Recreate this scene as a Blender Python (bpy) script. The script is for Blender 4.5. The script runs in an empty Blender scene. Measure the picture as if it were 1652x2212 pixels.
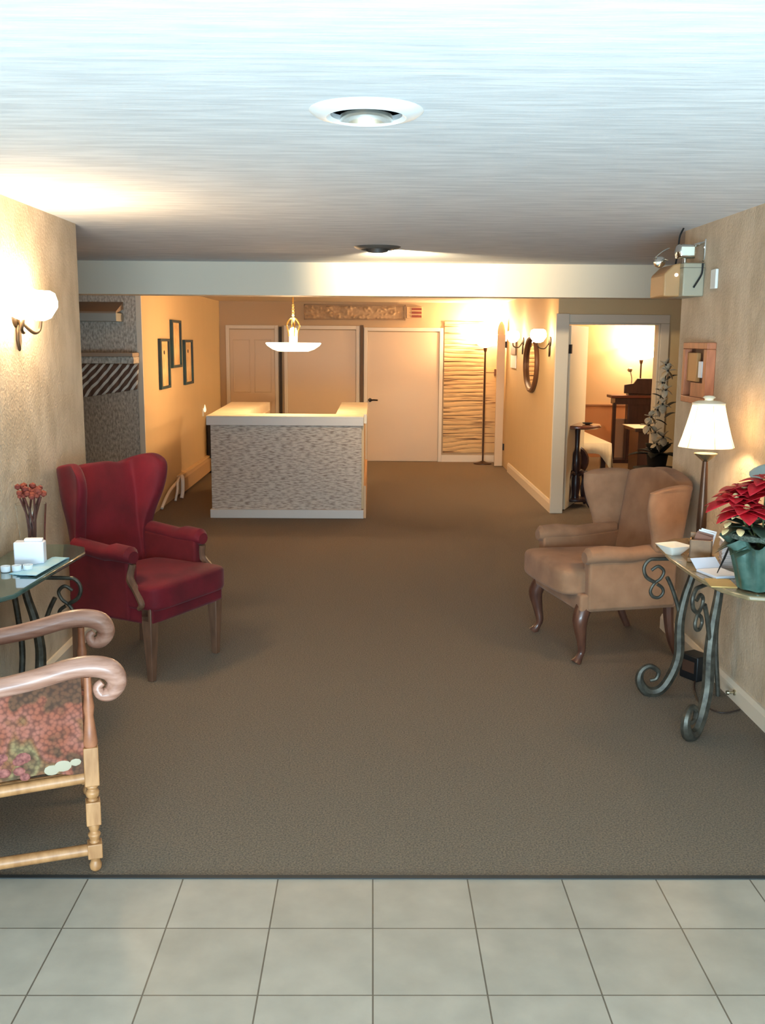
import bpy, bmesh, math, random
from mathutils import Vector, Matrix, noise
random.seed(7)
S = bpy.context.scene
COL = S.collection
PI = math.pi

# ---------------------------------------------------------------- camera
F, H0, YH, XV, ROLL = 2150.0, 1.71, 737.0, 802.0, 0.007
psi = math.atan((826 - XV) / F); th = math.atan((1106 - YH) / F)
fw = Vector((math.sin(psi)*math.cos(th), math.cos(psi)*math.cos(th), -math.sin(th)))
rt0 = Vector((math.cos(psi), -math.sin(psi), 0)); up0 = rt0.cross(fw)
rt = rt0*math.cos(ROLL) + up0*math.sin(ROLL); up = rt.cross(fw)
cam_d = bpy.data.cameras.new('camera'); cam = bpy.data.objects.new('camera', cam_d); COL.objects.link(cam)
M = Matrix((rt, up, -fw)).transposed().to_4x4(); M.translation = Vector((0, 0, H0)); cam.matrix_world = M
cam_d.sensor_fit = 'HORIZONTAL'; cam_d.sensor_width = 36; cam_d.lens = F/1652*36; cam_d.clip_start = 0.02
S.camera = cam

# ---------------------------------------------------------------- light / exposure
S.view_settings.view_transform = 'Standard'; S.view_settings.look = 'None'
S.view_settings.exposure = 0.0; S.view_settings.gamma = 1.0; S.view_settings.use_curve_mapping = False
w = bpy.data.worlds.new('world'); S.world = w; w.use_nodes = True
w.node_tree.nodes['Background'].inputs[0].default_value = (.62, .80, 1, 1)
w.node_tree.nodes['Background'].inputs[1].default_value = 1.2

def area(name, loc, target, sx, sy, power, col):
    l = bpy.data.lights.new(name, 'AREA'); l.shape = 'RECTANGLE'; l.size = sx; l.size_y = sy; l.energy = power; l.color = col
    o = bpy.data.objects.new(name, l); COL.objects.link(o); o.location = loc
    o.rotation_euler = (Vector(target) - Vector(loc)).to_track_quat('-Z', 'Y').to_euler(); return o
def point(name, loc, power, col=(1, .66, .34), r=.04):
    l = bpy.data.lights.new(name, 'POINT'); l.energy = power; l.color = col; l.shadow_soft_size = r
    o = bpy.data.objects.new(name, l); COL.objects.link(o); o.location = loc; return o
WARM = (1, .64, .34)
WARMP = (1, .72, .42)
# daylight: two area lights added behind the camera, one tilted up as ceiling fill
area('daylight_entrance', (0, -1.25, 1.2), (0, 5, 1.1), 3.1, 2.0, 44, (.74, .90, 1))
area('daylight_ceiling_fill', (0, -1.45, .55), (0, 1.9, 2.34), 3.2, 1.2, 450, (.56, .83, 1))

# ---------------------------------------------------------------- helpers
def srgb(c):
    c = c/255.0
    return c/12.92 if c <= .04045 else ((c+.055)/1.055)**2.4
def rgb(r, g, b): return (srgb(r), srgb(g), srgb(b), 1)
MATS = {}
def mat(name, col, rough=.6, metal=0, col2=None, nscale=20, stretch=(1, 1, 1), bump=0, bscale=None, bstretch=None,
        emis=None, estr=0, trans=0, ior=1.45, ramp=(.35, .65), sheen=0, spec=.5, alpha=1, coat=0, detail=4):
    if name in MATS: return MATS[name]
    m = bpy.data.materials.new(name); m.use_nodes = True; nt = m.node_tree; b = nt.nodes['Principled BSDF']
    b.inputs['Base Color'].default_value = col; b.inputs['Roughness'].default_value = rough; b.inputs['Metallic'].default_value = metal
    b.inputs['Specular IOR Level'].default_value = spec; b.inputs['Coat Weight'].default_value = coat
    b.inputs['Transmission Weight'].default_value = trans; b.inputs['IOR'].default_value = ior; b.inputs['Alpha'].default_value = alpha
    if sheen: b.inputs['Sheen Weight'].default_value = sheen
    if emis: b.inputs['Emission Color'].default_value = emis; b.inputs['Emission Strength'].default_value = estr
    def tex(sc, st, det):
        tc = nt.nodes.new('ShaderNodeTexCoord'); mp = nt.nodes.new('ShaderNodeMapping'); n = nt.nodes.new('ShaderNodeTexNoise')
        mp.inputs['Scale'].default_value = st; n.inputs['Scale'].default_value = sc; n.inputs['Detail'].default_value = det
        nt.links.new(tc.outputs['Object'], mp.inputs[0]); nt.links.new(mp.outputs[0], n.inputs['Vector']); return n
    if col2:
        n = tex(nscale, stretch, detail); r = nt.nodes.new('ShaderNodeValToRGB')
        r.color_ramp.elements[0].position = ramp[0]; r.color_ramp.elements[1].position = ramp[1]
        r.color_ramp.elements[0].color = col; r.color_ramp.elements[1].color = col2
        nt.links.new(n.outputs['Fac'], r.inputs[0]); nt.links.new(r.outputs[0], b.inputs['Base Color'])
    if bump:
        n = tex(bscale or nscale, bstretch or stretch, 5); bp = nt.nodes.new('ShaderNodeBump')
        bp.inputs['Strength'].default_value = bump; bp.inputs['Distance'].default_value = .01
        nt.links.new(n.outputs['Fac'], bp.inputs['Height']); nt.links.new(bp.outputs[0], b.inputs['Normal'])
    MATS[name] = m; return m

def new(): return bmesh.new()
def box(bm, x0, x1, y0, y1, z0, z1):
    vs = [bm.verts.new((x, y, z)) for x in (x0, x1) for y in (y0, y1) for z in (z0, z1)]
    for f in ((0, 1, 3, 2), (4, 6, 7, 5), (0, 4, 5, 1), (2, 3, 7, 6), (0, 2, 6, 4), (1, 5, 7, 3)): bm.faces.new([vs[i] for i in f])
    return bm
def B(*a): return box(new(), *a)
def loft(bm, rings, cap=True, closed=True):
    R = [[bm.verts.new(p) for p in r] for r in rings]; n = len(R[0])
    for a, b in zip(R, R[1:]):
        for i in range(n if closed else n-1):
            j = (i+1) % n
            bm.faces.new((a[i], a[j], b[j], b[i]))
    if cap and closed: bm.faces.new(R[0][::-1]); bm.faces.new(R[-1])
    return bm
def tube(bm, pts, rad, seg=10, flat=1.0, normal=None):
    pts = [Vector(p) for p in pts]; n = len(pts)
    if not hasattr(rad, '__len__'): rad = [rad]*n
    elif len(rad) != n:
        q = rad; m_ = len(q)-1; rad = []
        for i in range(n):
            u_ = i/(n-1)*m_; a_ = min(int(u_), m_-1); rad.append(q[a_] + (q[a_+1]-q[a_])*(u_-a_))
    rings = []; prev = None
    for i, p in enumerate(pts):
        t = (pts[min(i+1, n-1)] - pts[max(i-1, 0)]).normalized()
        if normal is not None: u = Vector(normal)
        else:
            u = prev if prev is not None else (Vector((0, 0, 1)) if abs(t.z) < .9 else Vector((1, 0, 0)))
        u = (u - t*u.dot(t)).normalized(); prev = u; v = t.cross(u)
        rings.append([p + (u*math.cos(2*PI*k/seg)*flat + v*math.sin(2*PI*k/seg))*rad[i] for k in range(seg)])
    return loft(bm, rings)
def smooth_path(pts, k=6):
    P = [Vector(p) for p in pts]; out = []
    for i in range(len(P)-1):
        p0, p1, p2, p3 = P[max(i-1, 0)], P[i], P[i+1], P[min(i+2, len(P)-1)]
        for j in range(k):
            t = j/k
            out.append(.5*((2*p1) + (p2-p0)*t + (2*p0-5*p1+4*p2-p3)*t*t + (3*p1-p0-3*p2+p3)*t**3))
    out.append(P[-1]); return out
def lathe(bm, prof, c=(0, 0, 0), seg=32, ax='z'):
    rings = []
    for r, z in prof:
        ring = []
        for k in range(seg):
            a = 2*PI*k/seg; x, y = r*math.cos(a), r*math.sin(a)
            p = (x, y, z) if ax == 'z' else ((z, x, y) if ax == 'x' else (x, z, y))
            ring.append((p[0]+c[0], p[1]+c[1], p[2]+c[2]))
        rings.append(ring)
    return loft(bm, rings, cap=True)
def lerp(tab, x):
    if x <= tab[0][0]: return tab[0][1]
    for (a, va), (b, vb) in zip(tab, tab[1:]):
        if x <= b: return va + (vb-va)*(x-a)/(b-a)
    return tab[-1][1]
def prism(bm, poly, z0, z1, ax='z'):
    def P(a, b, h): return (a, b, h) if ax == 'z' else ((h, a, b) if ax == 'x' else (a, h, b))
    return loft(bm, [[P(a, b, z0) for a, b in poly], [P(a, b, z1) for a, b in poly]])
def obj(name, bm, m, parent=None, bevel=0, sub=0, smooth=True, loc=None, rot=None, bseg=3):
    bmesh.ops.recalc_face_normals(bm, faces=bm.faces)
    me = bpy.data.meshes.new(name); bm.to_mesh(me); bm.free()
    o = bpy.data.objects.new(name, me); COL.objects.link(o); me.materials.append(m)
    if parent: o.parent = parent
    if loc: o.location = loc
    if rot: o.rotation_euler = rot
    if bevel:
        b = o.modifiers.new('bevel', 'BEVEL'); b.width = bevel; b.segments = bseg; b.limit_method = 'ANGLE'; b.angle_limit = .6
    if sub:
        s = o.modifiers.new('sub', 'SUBSURF'); s.levels = sub; s.render_levels = sub
    if smooth:
        me.shade_smooth()
        if not sub:
            try: me.set_sharp_from_angle(angle=.7)
            except Exception: pass
    return o
def thing(name, label, cat, loc=(0, 0, 0), rz=0, group=None):
    o = bpy.data.objects.new(name, None); COL.objects.link(o); o.location = loc; o.rotation_euler = (0, 0, rz); o.empty_display_size = .1
    return tag(o, label, cat, group)
def tag(o, label, cat, group=None):
    o['label'] = label; o['category'] = cat
    if group: o['group'] = group
    return o
def struct(name, bm, m, parent=None, **k):
    o = obj(name, bm, m, parent, **k)
    if not parent: o['kind'] = 'structure'
    return o
def dup(root, loc, rz, label):
    r = root.copy(); COL.objects.link(r); r.location = loc; r.rotation_euler = (0, 0, rz); r['label'] = label
    for ch in list(root.children):
        c = ch.copy(); COL.objects.link(c); c.parent = r
        for g in ch.children:
            d = g.copy(); COL.objects.link(d); d.parent = c
    return r

# ---------------------------------------------------------------- materials
wallm = mat('wall_textured_beige', rgb(178, 160, 137), .75, col2=rgb(201, 183, 160), nscale=7, stretch=(1, 1, .6), bump=.55, bscale=85, bstretch=(1, 1, .8))
walln = mat('wall_narrow_beige', rgb(204, 178, 136), .7, col2=rgb(206, 180, 138), nscale=4, stretch=(1, 1, .4), bump=.08, bscale=60)
beamm = mat('beam_paint', rgb(212, 202, 184), .7)
ceilm = mat('ceiling_brushed', rgb(205, 207, 210), .8, col2=rgb(225, 226, 228), nscale=3, stretch=(1.2, 8, 1), bump=.2, bscale=4, bstretch=(1.2, 10, 1))
ceil2 = mat('ceiling_flat', rgb(215, 200, 175), .8)
trimm = mat('trim_paint', rgb(216, 203, 184), .5)
doorm = mat('door_paint', rgb(208, 184, 154), .45)
carpm = mat('carpet', rgb(88, 75, 59), .95, col2=rgb(130, 111, 89), nscale=150, bump=1.0, bscale=170, ramp=(.38, .62), sheen=.15, spec=.15)
darkm = mat('dark', rgb(25, 22, 22), .6)
blackm = mat('black_plastic', rgb(20, 22, 24), .4)
chrome = mat('chrome', rgb(225, 225, 220), .12, 1)
whitep = mat('white_paper', rgb(238, 238, 240), .6)
whitepl = mat('white_plastic', rgb(228, 228, 224), .4)
grayp = mat('emergency_gray', rgb(160, 154, 134), .5)
tanp = mat('emergency_tan', rgb(176, 136, 92), .5)
stonem = mat('stone_panel', rgb(158, 146, 132), .8, col2=rgb(214, 204, 190), nscale=60, stretch=(1, 1, .5), bump=.7, bscale=70, bstretch=(1, 1, .5))
deskfront = mat('desk_textured_front', rgb(150, 128, 114), .8, col2=rgb(208, 190, 174), nscale=17, stretch=(1, 1, 5), bump=.8, bscale=26, bstretch=(1, 1, 5), ramp=(.36, .56), detail=8)
desktop = mat('desk_top_laminate', rgb(222, 206, 178), .35, col2=rgb(232, 218, 192), nscale=5)
desktrim = mat('desk_trim_laminate', rgb(205, 193, 184), .5)
iron = mat('wrought_iron', rgb(58, 54, 47), .45, .5, col2=rgb(84, 80, 70), nscale=30, bump=.15)
tantop = mat('table_top_stone', rgb(120, 104, 76), .18, col2=rgb(146, 128, 98), nscale=12, coat=.3)
greenglass = mat('green_glass', rgb(60, 84, 76), .06, col2=rgb(82, 104, 96), nscale=10, trans=.25, coat=.6)
redv = mat('red_velvet', rgb(84, 17, 25), .7, col2=rgb(102, 20, 30), nscale=7, sheen=.06, bump=.1, bscale=200, spec=.2)
redv2 = mat('red_velvet_side', rgb(82, 18, 23), .8, col2=rgb(96, 22, 28), nscale=7, sheen=.05, bump=.1, bscale=200, spec=.2)
tanv = mat('tan_upholstery', rgb(132, 96, 71), .85, col2=rgb(148, 109, 82), nscale=8, sheen=.08, bump=.12, bscale=260, spec=.2)
woodd = mat('dark_leg_wood', rgb(74, 44, 34), .35, col2=rgb(96, 60, 44), nscale=12, stretch=(3, 3, .6), coat=.2)
woodb = mat('brown_leg_wood', rgb(82, 56, 42), .4, col2=rgb(104, 72, 54), nscale=12, stretch=(3, 3, .6))
woodarm = mat('carved_arm_wood', rgb(140, 98, 80), .4, col2=rgb(172, 130, 112), nscale=9, stretch=(6, .7, 6), bump=.05, bscale=16, coat=.15)
woodlight = mat('light_turned_wood', rgb(146, 100, 60), .42, col2=rgb(174, 126, 82), nscale=12, stretch=(3, 3, .7))
woodred = mat('red_frame_wood', rgb(150, 92, 62), .45, col2=rgb(172, 108, 74), nscale=12, stretch=(3, 3, .6))
maho = mat('mahogany', rgb(46, 28, 30), .35, col2=rgb(62, 38, 38), nscale=10, stretch=(3, 3, .5), coat=.3)
linen = mat('table_linen', rgb(238, 222, 190), .8)

def emat(name, col, s): return mat(name, col, .5, emis=col, estr=s)
globem = emat('lit_frosted_globe', (1, .74, .44, 1), 85)
globe2 = emat('lit_frosted_globe_passage', (1, .72, .42, 1), 36)
bowlm = emat('lit_glass_bowl', (1, .68, .36, 1), 13)
torchm = emat('lit_torchiere_glass', (1, .72, .42, 1), 22)

# tile
tm = bpy.data.materials.new('floor_tile_mat'); tm.use_nodes = True; nt = tm.node_tree; b = nt.nodes['Principled BSDF']
tc = nt.nodes.new('ShaderNodeTexCoord'); br = nt.nodes.new('ShaderNodeTexBrick'); nn = nt.nodes.new('ShaderNodeTexNoise')
br.offset = 0; br.inputs['Scale'].default_value = 1; br.inputs['Brick Width'].default_value = .305; br.inputs['Row Height'].default_value = .305
br.inputs['Mortar Size'].default_value = .0025; br.inputs['Mortar Smooth'].default_value = .3
br.inputs['Color1'].default_value = rgb(162, 153, 139); br.inputs['Color2'].default_value = rgb(170, 161, 147); br.inputs['Mortar'].default_value = rgb(98, 88, 76)
nn.inputs['Scale'].default_value = 7; nn.inputs['Detail'].default_value = 7
mx = nt.nodes.new('ShaderNodeMix'); mx.data_type = 'RGBA'; mx.blend_type = 'MULTIPLY'; mx.inputs['Factor'].default_value = .55
cr = nt.nodes.new('ShaderNodeValToRGB'); cr.color_ramp.elements[0].position = .3; cr.color_ramp.elements[0].color = (.62, .64, .64, 1); cr.color_ramp.elements[1].position = .7
nt.links.new(tc.outputs['Object'], br.inputs['Vector']); nt.links.new(tc.outputs['Object'], nn.inputs['Vector'])
nt.links.new(nn.outputs['Fac'], cr.inputs[0]); nt.links.new(br.outputs['Color'], mx.inputs['A']); nt.links.new(cr.outputs[0], mx.inputs['B'])
nt.links.new(mx.outputs['Result'], b.inputs['Base Color']); b.inputs['Roughness'].default_value = .38
bp = nt.nodes.new('ShaderNodeBump'); bp.invert = True; bp.inputs['Strength'].default_value = .5; bp.inputs['Distance'].default_value = .003
nt.links.new(br.outputs['Fac'], bp.inputs['Height']); nt.links.new(bp.outputs[0], b.inputs['Normal'])

# ---------------------------------------------------------------- the setting
ZC, ZP = 2.34, 2.25
struct('floor', B(-4, 5.2, 2.97, 15.1, -.1, 0), carpm, smooth=False)
struct('floor', box(new(), -4.01, 4.19, -4.0, .585, -.1, 0), tm, loc=(.01, 2.385, 0), smooth=False)
struct('trim_1', B(-1.65, 1.78, 2.962, 2.982, 0, .004), mat('carpet_edge_strip', rgb(40, 42, 42), .6), smooth=False)
# ceiling with two round openings for the recessed lamps
HOLES = [(-.02, 2.91, .105), (.03, 6.95, .105)]
bm = new()
def quad(x0, x1, y0, y1): bm.faces.new([bm.verts.new(p) for p in ((x0, y0, ZC), (x1, y0, ZC), (x1, y1, ZC), (x0, y1, ZC))])
ya = -1.2
for cx, cy, r in HOLES:
    quad(-4, 4.2, ya, cy-.3); quad(-4, cx-.3, cy-.3, cy+.3); quad(cx+.3, 4.2, cy-.3, cy+.3); ya = cy+.3
    n = 48; sq = []; ci = []
    for k in range(n):
        a = 2*PI*k/n; c, s = math.cos(a), math.sin(a); q = .3/max(abs(c), abs(s))
        sq.append(bm.verts.new((cx+c*q, cy+s*q, ZC))); ci.append(bm.verts.new((cx+c*r, cy+s*r, ZC)))
    for k in range(n): bm.faces.new((sq[k], sq[(k+1) % n], ci[(k+1) % n], ci[k]))
quad(-4, 4.2, ya, 8.36)
struct('ceiling', bm, ceilm, smooth=False)
struct('ceiling', B(-4, 5.2, 8.36, 15.1, ZP, ZP+.1), ceil2, smooth=False)
struct('wall_beam', B(-4, 4.2, 8.35, 8.62, 2.075, ZC), beamm, smooth=False)
struct('wall_left', B(-1.80, -1.65, -1.2, 5.73, 0, ZC), wallm, smooth=False)
struct('wall_right', B(1.78, 1.95, -1.2, 5.84, 0, ZC), wallm, smooth=False)
struct('wall_alcove_left', B(-4.1, -4, 5, 9.6, 0, ZC), wallm, smooth=False)
struct('wall_alcove_left_return', B(-4, -1.8, 5.5, 5.6, 0, ZC), wallm, smooth=False)
struct('wall_alcove_right', B(4.2, 4.3, 5, 10, 0, ZC), walln, smooth=False)
struct('wall_alcove_right_return', B(1.95, 4.2, 5.5, 5.6, 0, ZC), walln, smooth=False)
struct('wall_stone', B(-4, -2.162, 9.4, 9.55, 0, ZP), stonem, smooth=False)
struct('wall_passage_left', B(-2.30, -2.16, 9.405, 14.3, 0, ZP), walln, smooth=False)
struct('trim_2', B(-2.185, -2.135, 9.385, 9.405, 0, ZP), trimm, smooth=False)
struct('wall_passage_right', B(1.83, 1.925, 9.97, 14.3, 0, ZP), walln, smooth=False)
struct('wall_back', B(-2.3, 1.93, 14.3, 14.42, 0, ZP), mat('back_wall_tan', rgb(186, 158, 124), .7), smooth=False)
bm = new(); box(bm, 1.925, 2.84, 9.97, 10.08, 1.90, ZP); box(bm, 2.84, 4.2, 9.97, 10.08, 0, ZP)
struct('wall_doorway', bm, walln, smooth=False)
bm = new(); box(bm, 1.805, 1.935, 9.93, 9.97, 0, 1.99); box(bm, 1.915, 1.935, 9.95, 10.09, 0, 1.90)
struct('trim_3', bm, trimm, bevel=.006)
bm = new(); box(bm, 1.935, 2.93, 9.945, 9.97, 1.90, 1.985); box(bm, 2.84, 2.93, 9.945, 9.97, 0, 1.90); box(bm, 2.82, 2.84, 9.95, 10.09, 0, 1.9); box(bm, 1.935, 2.84, 9.95, 10.09, 1.885, 1.9)
struct('trim_4', bm, trimm, bevel=.006)
roomw = mat('side_room_wall', rgb(206, 176, 138), .7)
bm = new(); box(bm, 1.93, 5.2, 15, 15.1, 0, ZP); struct('wall_side_room_back', bm, roomw, smooth=False)
struct('wall_side_room_right', B(5.2, 5.3, 10, 15.1, 0, ZP), roomw, smooth=False)
struct('wall_side_room_left', B(1.928, 1.94, 10.09, 15, 0, ZP), roomw, smooth=False)
struct('wall_side_room_front', B(4.2, 5.2, 10, 10.08, 0, ZP), roomw, smooth=False)
bm = new(); box(bm, 1.94, 5.2, 14.985, 15, 0, .78); struct('trim_5', bm, mat('wainscot_tan', rgb(186, 132, 92), .6), smooth=False)
bm = new(); box(bm, 1.94, 5.2, 14.97, 15, .78, .80); struct('trim_6', bm, mat('rail_tan', rgb(170, 130, 100), .6), smooth=False)
# entrance wall with unglazed opening for the added area lights, behind the camera
bm = new(); box(bm, -4, -1.62, -1.3, -1.2, 0, ZC); box(bm, 1.66, 4.2, -1.3, -1.2, 0, ZC); box(bm, -1.62, 1.66, -1.3, -1.2, 2.26, ZC)
struct('wall_front', bm, wallm, smooth=False)
# baseboards
def board(name, pts, m=trimm, h=.085):  # profile swept along a straight line with outward normal
    (x0, y0), (x1, y1), (nx, ny) = pts; prof = [(0, 0), (.022, 0), (.022, h*.75), (.012, h), (0, h)]
    bm = new(); loft(bm, [[(x+nx*a, y+ny*a, b) for a, b in prof] for x, y in ((x0, y0), (x1, y1))]); return struct(name, bm, m, smooth=False)
board('baseboard_right', ((1.78, -1.2), (1.78, 5.84), (-1, 0)), h=.09)
board('baseboard_left', ((-1.65, -1.2), (-1.65, 5.73), (1, 0)), h=.09)
board('baseboard_passage_right', ((1.83, 9.97), (1.83, 13.2), (-1, 0)), h=.12)
bm = new(); box(bm, 1.0, 1.83, 14.27, 14.3, 0, .10); struct('baseboard_back', bm, trimm, smooth=False)
board('baseboard_doorway', ((2.93, 9.97), (4.2, 9.97), (0, -1)), h=.1)

# back wall doors
def flat_door(n, x0, x1, zt, panels=False, handle=None):
    fr = new(); t = .05
    box(fr, x0, x0+t, 14.27, 14.3, 0, zt); box(fr, x1-t, x1, 14.27, 14.3, 0, zt); box(fr, x0+t, x1-t, 14.27, 14.3, zt-t, zt)
    fo = struct('door_%d' % n, fr, trimm, bevel=.004)
    lf = B(x0+t+.004, x1-t-.004, 14.285, 14.299, .008, zt-t-.012)
    lo = obj('door_leaf', lf, doorm, fo, smooth=False)
    if panels:
        pb = new(); xm = (x0+x1)/2
        for a, c in ((x0+.10, xm-.03), (xm+.03, x1-.10)):
            for z0, z1 in ((.2, .85), (.98, zt-.2)):
                for q in ((a, c, z0, z0+.012), (a, c, z1-.012, z1), (a, a+.012, z0, z1), (c-.012, c, z0, z1)):
                    box(pb, q[0], q[1], 14.277, 14.286, q[2], q[3])
        obj('panel_moulding', pb, doorm, lo, bevel=.003)
    if handle:
        hb = new(); lathe(hb, [(.028, 0), (.028, -.012), (.012, -.014), (.012, -.05)], (handle[0], 14.285, handle[1]), 16, 'y')
        tube(hb, [(handle[0], 14.24, handle[1]), (handle[0]+.05, 14.235, handle[1]+.004), (handle[0]+.11, 14.24, handle[1])], .011, 8)
        obj('door_handle', hb, mat('dark_bronze', rgb(52, 42, 34), .4, .7), lo)
flat_door(1, -2.07, -1.33, 1.92, True)
flat_door(2, -1.25, -.18, 1.92)
flat_door(3, -.12, 1.0, 1.90, False, (-.03, .88))
struct('door_gap_strip', B(-1.315, -1.28, 14.24, 14.3, 0, 1.9), mat('dark_gap', rgb(52, 44, 38), .7), smooth=False)  # solid strip; the darkness of the gap is put into its colour
struct('trim_8', B(-.172, -.128, 14.262, 14.3, 0, 1.93), mat('gap_brown', rgb(96, 76, 58), .7), smooth=False)
# carved frieze over the doors
bm = new(); N, K = 150, 20; V = {}
for i in range(N+1):
    for k in range(K+1):
        x = -.95+1.4*i/N; z = 2.01+.19*k/K
        d = noise.noise((x*9, z*16, 1.3))*.5 + noise.noise((x*24, z*30, 4.1))*.5
        e = min(1, min(i, N-i)/3, min(k, K-k)/3)
        V[i, k] = bm.verts.new((x, 14.287 - .02*max(0, d)*2.2*e - .004*e, z))
for i in range(N):
    for k in range(K): bm.faces.new((V[i, k], V[i+1, k], V[i+1, k+1], V[i, k+1]))
t = thing('wall_frieze', 'long narrow tan relief carving high on the back wall above the doors', 'wall decoration', (0, 0, 0))
obj('relief_panel', bm, mat('frieze_plaster', rgb(168, 138, 104), .7, col2=rgb(188, 156, 120), nscale=20), t)
bm = new()
for q in ((-.96, .46, 2.0, 2.012), (-.96, .46, 2.198, 2.21), (-.965, -.95, 2.0, 2.21), (.45, .465, 2.0, 2.21)): box(bm, q[0], q[1], 14.262, 14.3, q[2], q[3])
obj('border', bm, mat('frieze_border', rgb(150, 122, 92), .6), t, smooth=False)
t = thing('wall_plaque', 'small plaque with three maroon bars right of the tan relief carving', 'plaque', (0, 0, 0))
obj('plaque_back', B(.48, .70, 14.27, 14.3, 2.03, 2.19), mat('plaque_tan', rgb(196, 162, 120), .6), t, bevel=.003)
for k in range(3): obj('maroon_bar', B(.55, .69, 14.262, 14.272, 2.042+k*.05, 2.072+k*.05), mat('plaque_maroon', rgb(128, 60, 44), .6), t, smooth=False)

# striped textured wall panel at the far end
bm = new(); N, K = 30, 190; V = {}
for i in range(N+1):
    for k in range(K+1):
        x = 1.02+.56*i/N; z = .13+1.86*k/K
        zz = z + .05*noise.noise((x*1.5, z*1.2, 9)) + .02*x
        g = math.sin(zz*2*PI/.062 + 2.2*noise.noise((x*2.5, z*5, 2)))
        V[i, k] = bm.verts.new((x, 14.285 - .010*(1 - max(0, g)**3), z))
for i in range(N):
    for k in range(K): bm.faces.new((V[i, k], V[i+1, k], V[i+1, k+1], V[i, k+1]))
stripem = bpy.data.materials.new('grooved_panel'); stripem.use_nodes = True; nt = stripem.node_tree; b = nt.nodes['Principled BSDF']
tc = nt.nodes.new('ShaderNodeTexCoord'); mp = nt.nodes.new('ShaderNodeMapping'); n1 = nt.nodes.new('ShaderNodeTexNoise'); r = nt.nodes.new('ShaderNodeValToRGB')
mp.inputs['Scale'].default_value = (1.0, 1, 36); n1.inputs['Scale'].default_value = 1.6; n1.inputs['Detail'].default_value = 3
r.color_ramp.elements[0].position = .37; r.color_ramp.elements[0].color = rgb(112, 80, 52); r.color_ramp.elements[1].position = .44; r.color_ramp.elements[1].color = rgb(206, 172, 124)
nt.links.new(tc.outputs['Object'], mp.inputs[0]); nt.links.new(mp.outputs[0], n1.inputs['Vector']); nt.links.new(n1.outputs['Fac'], r.inputs[0]); nt.links.new(r.outputs[0], b.inputs['Base Color']); b.inputs['Roughness'].default_value = .7
tag(obj('grooved_wall_panel', bm, stripem), 'tall tan wall panel with wavy horizontal grooves beside the far right door', 'wall panel')
bm = new()
box(bm, 1.62, 1.80, 14.28, 14.3, .13, 1.35)
tag(obj('grooved_wall_panel', bm, stripem, smooth=False), 'narrow grooved tan strip between the floor lamp pole and hall door edge', 'wall panel')
tag(obj('thermostat', B(1.735, 1.79, 14.25, 14.3, 1.24, 1.33), mat('thermostat_brown', rgb(96, 60, 42), .5), bevel=.004), 'small brown square thermostat on the far wall beside the hall door', 'thermostat')

# door leaf ajar at the end of the passage
dl = struct('door_4', B(-.055, .055, -.02, .02, .0, 1.80), doorm, bevel=.004, loc=(1.755, 13.75, .01))
bm = new(); lathe(bm, [(.055, 1.80), (.052, 1.86), (.04, 1.92), (.018, 1.965), (.004, 1.975)], (0, 0, 0), 20)
for v in bm.verts: v.co.y *= .36
obj('door_top', bm, doorm, dl)
for z in (.22, 1.62): obj('hinge', B(.055, .075, -.03, .01, z, z+.09), mat('hinge_dark', rgb(48, 38, 32), .4, .6), dl, smooth=False)

# ---------------------------------------------------------------- recessed ceiling lamps
def downlight(cx, cy, label, dark):
    t = thing('recessed_ceiling_light', label, 'ceiling light', (cx, cy, ZC), 0, 'recessed ceiling lights')
    obj('trim_ring', lathe(new(), [(.106, .004), (.100, -.012), (.112, -.020), (.145, -.012), (.160, -.001), (.160, .0), (.106, .004)]), mat('ring_white', rgb(232, 234, 234), .35) if not dark else mat('ring_dark', rgb(96, 92, 86), .5), t)
    bm = new(); rings = [(.106, .0), (.104, .05), (.09, .13), (.05, .15), (.001, .15)]
    R = [[bm.verts.new((a*math.cos(2*PI*k/32), a*math.sin(2*PI*k/32), z)) for k in range(32)] for a, z in rings]
    for a, c in zip(R, R[1:]):
        for k in range(32): bm.faces.new((a[k], a[(k+1) % 32], c[(k+1) % 32], c[k]))
    obj('can', bm, mat('can_dark', rgb(34, 38, 40), .3, .6), t)
    bm = lathe(new(), [(.070, -.022), (.074, -.028), (.072, -.004), (.05, .05), (.02, .07)]); 
    e = obj('reflector', bm, chrome if not dark else mat('can_brown', rgb(70, 62, 56), .5), t); e.rotation_euler = (.28, .0, 0)
    obj('bulb', lathe(new(), [(.002, -.032), (.025, -.028), (.036, -.012), (.03, .01), (.015, .03)]), mat('bulb_glass', rgb(240, 244, 246), .1, coat=.5), t)
downlight(-.02, 2.91, 'large round recessed light with white ring and chrome eyeball, nearest in the ceiling', False)
downlight(.03, 6.95, 'farther dark-rimmed round recessed light in the ceiling before the white beam', True)
sp = bpy.data.lights.new('beam_patch_spot', 'SPOT'); sp.energy = 330; sp.color = (1, .78, .48); sp.spot_size = 1.75; sp.spot_blend = 1; sp.shadow_soft_size = .03  # added spot beside the fixture, puts the bright patch on the beam
so = bpy.data.objects.new('beam_patch_spot', sp); COL.objects.link(so); so.location = (.10, 7.12, 2.28); so.rotation_euler = (Vector((.44, 8.35, 2.30))-so.location).to_track_quat('-Z', 'Y').to_euler()

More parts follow.
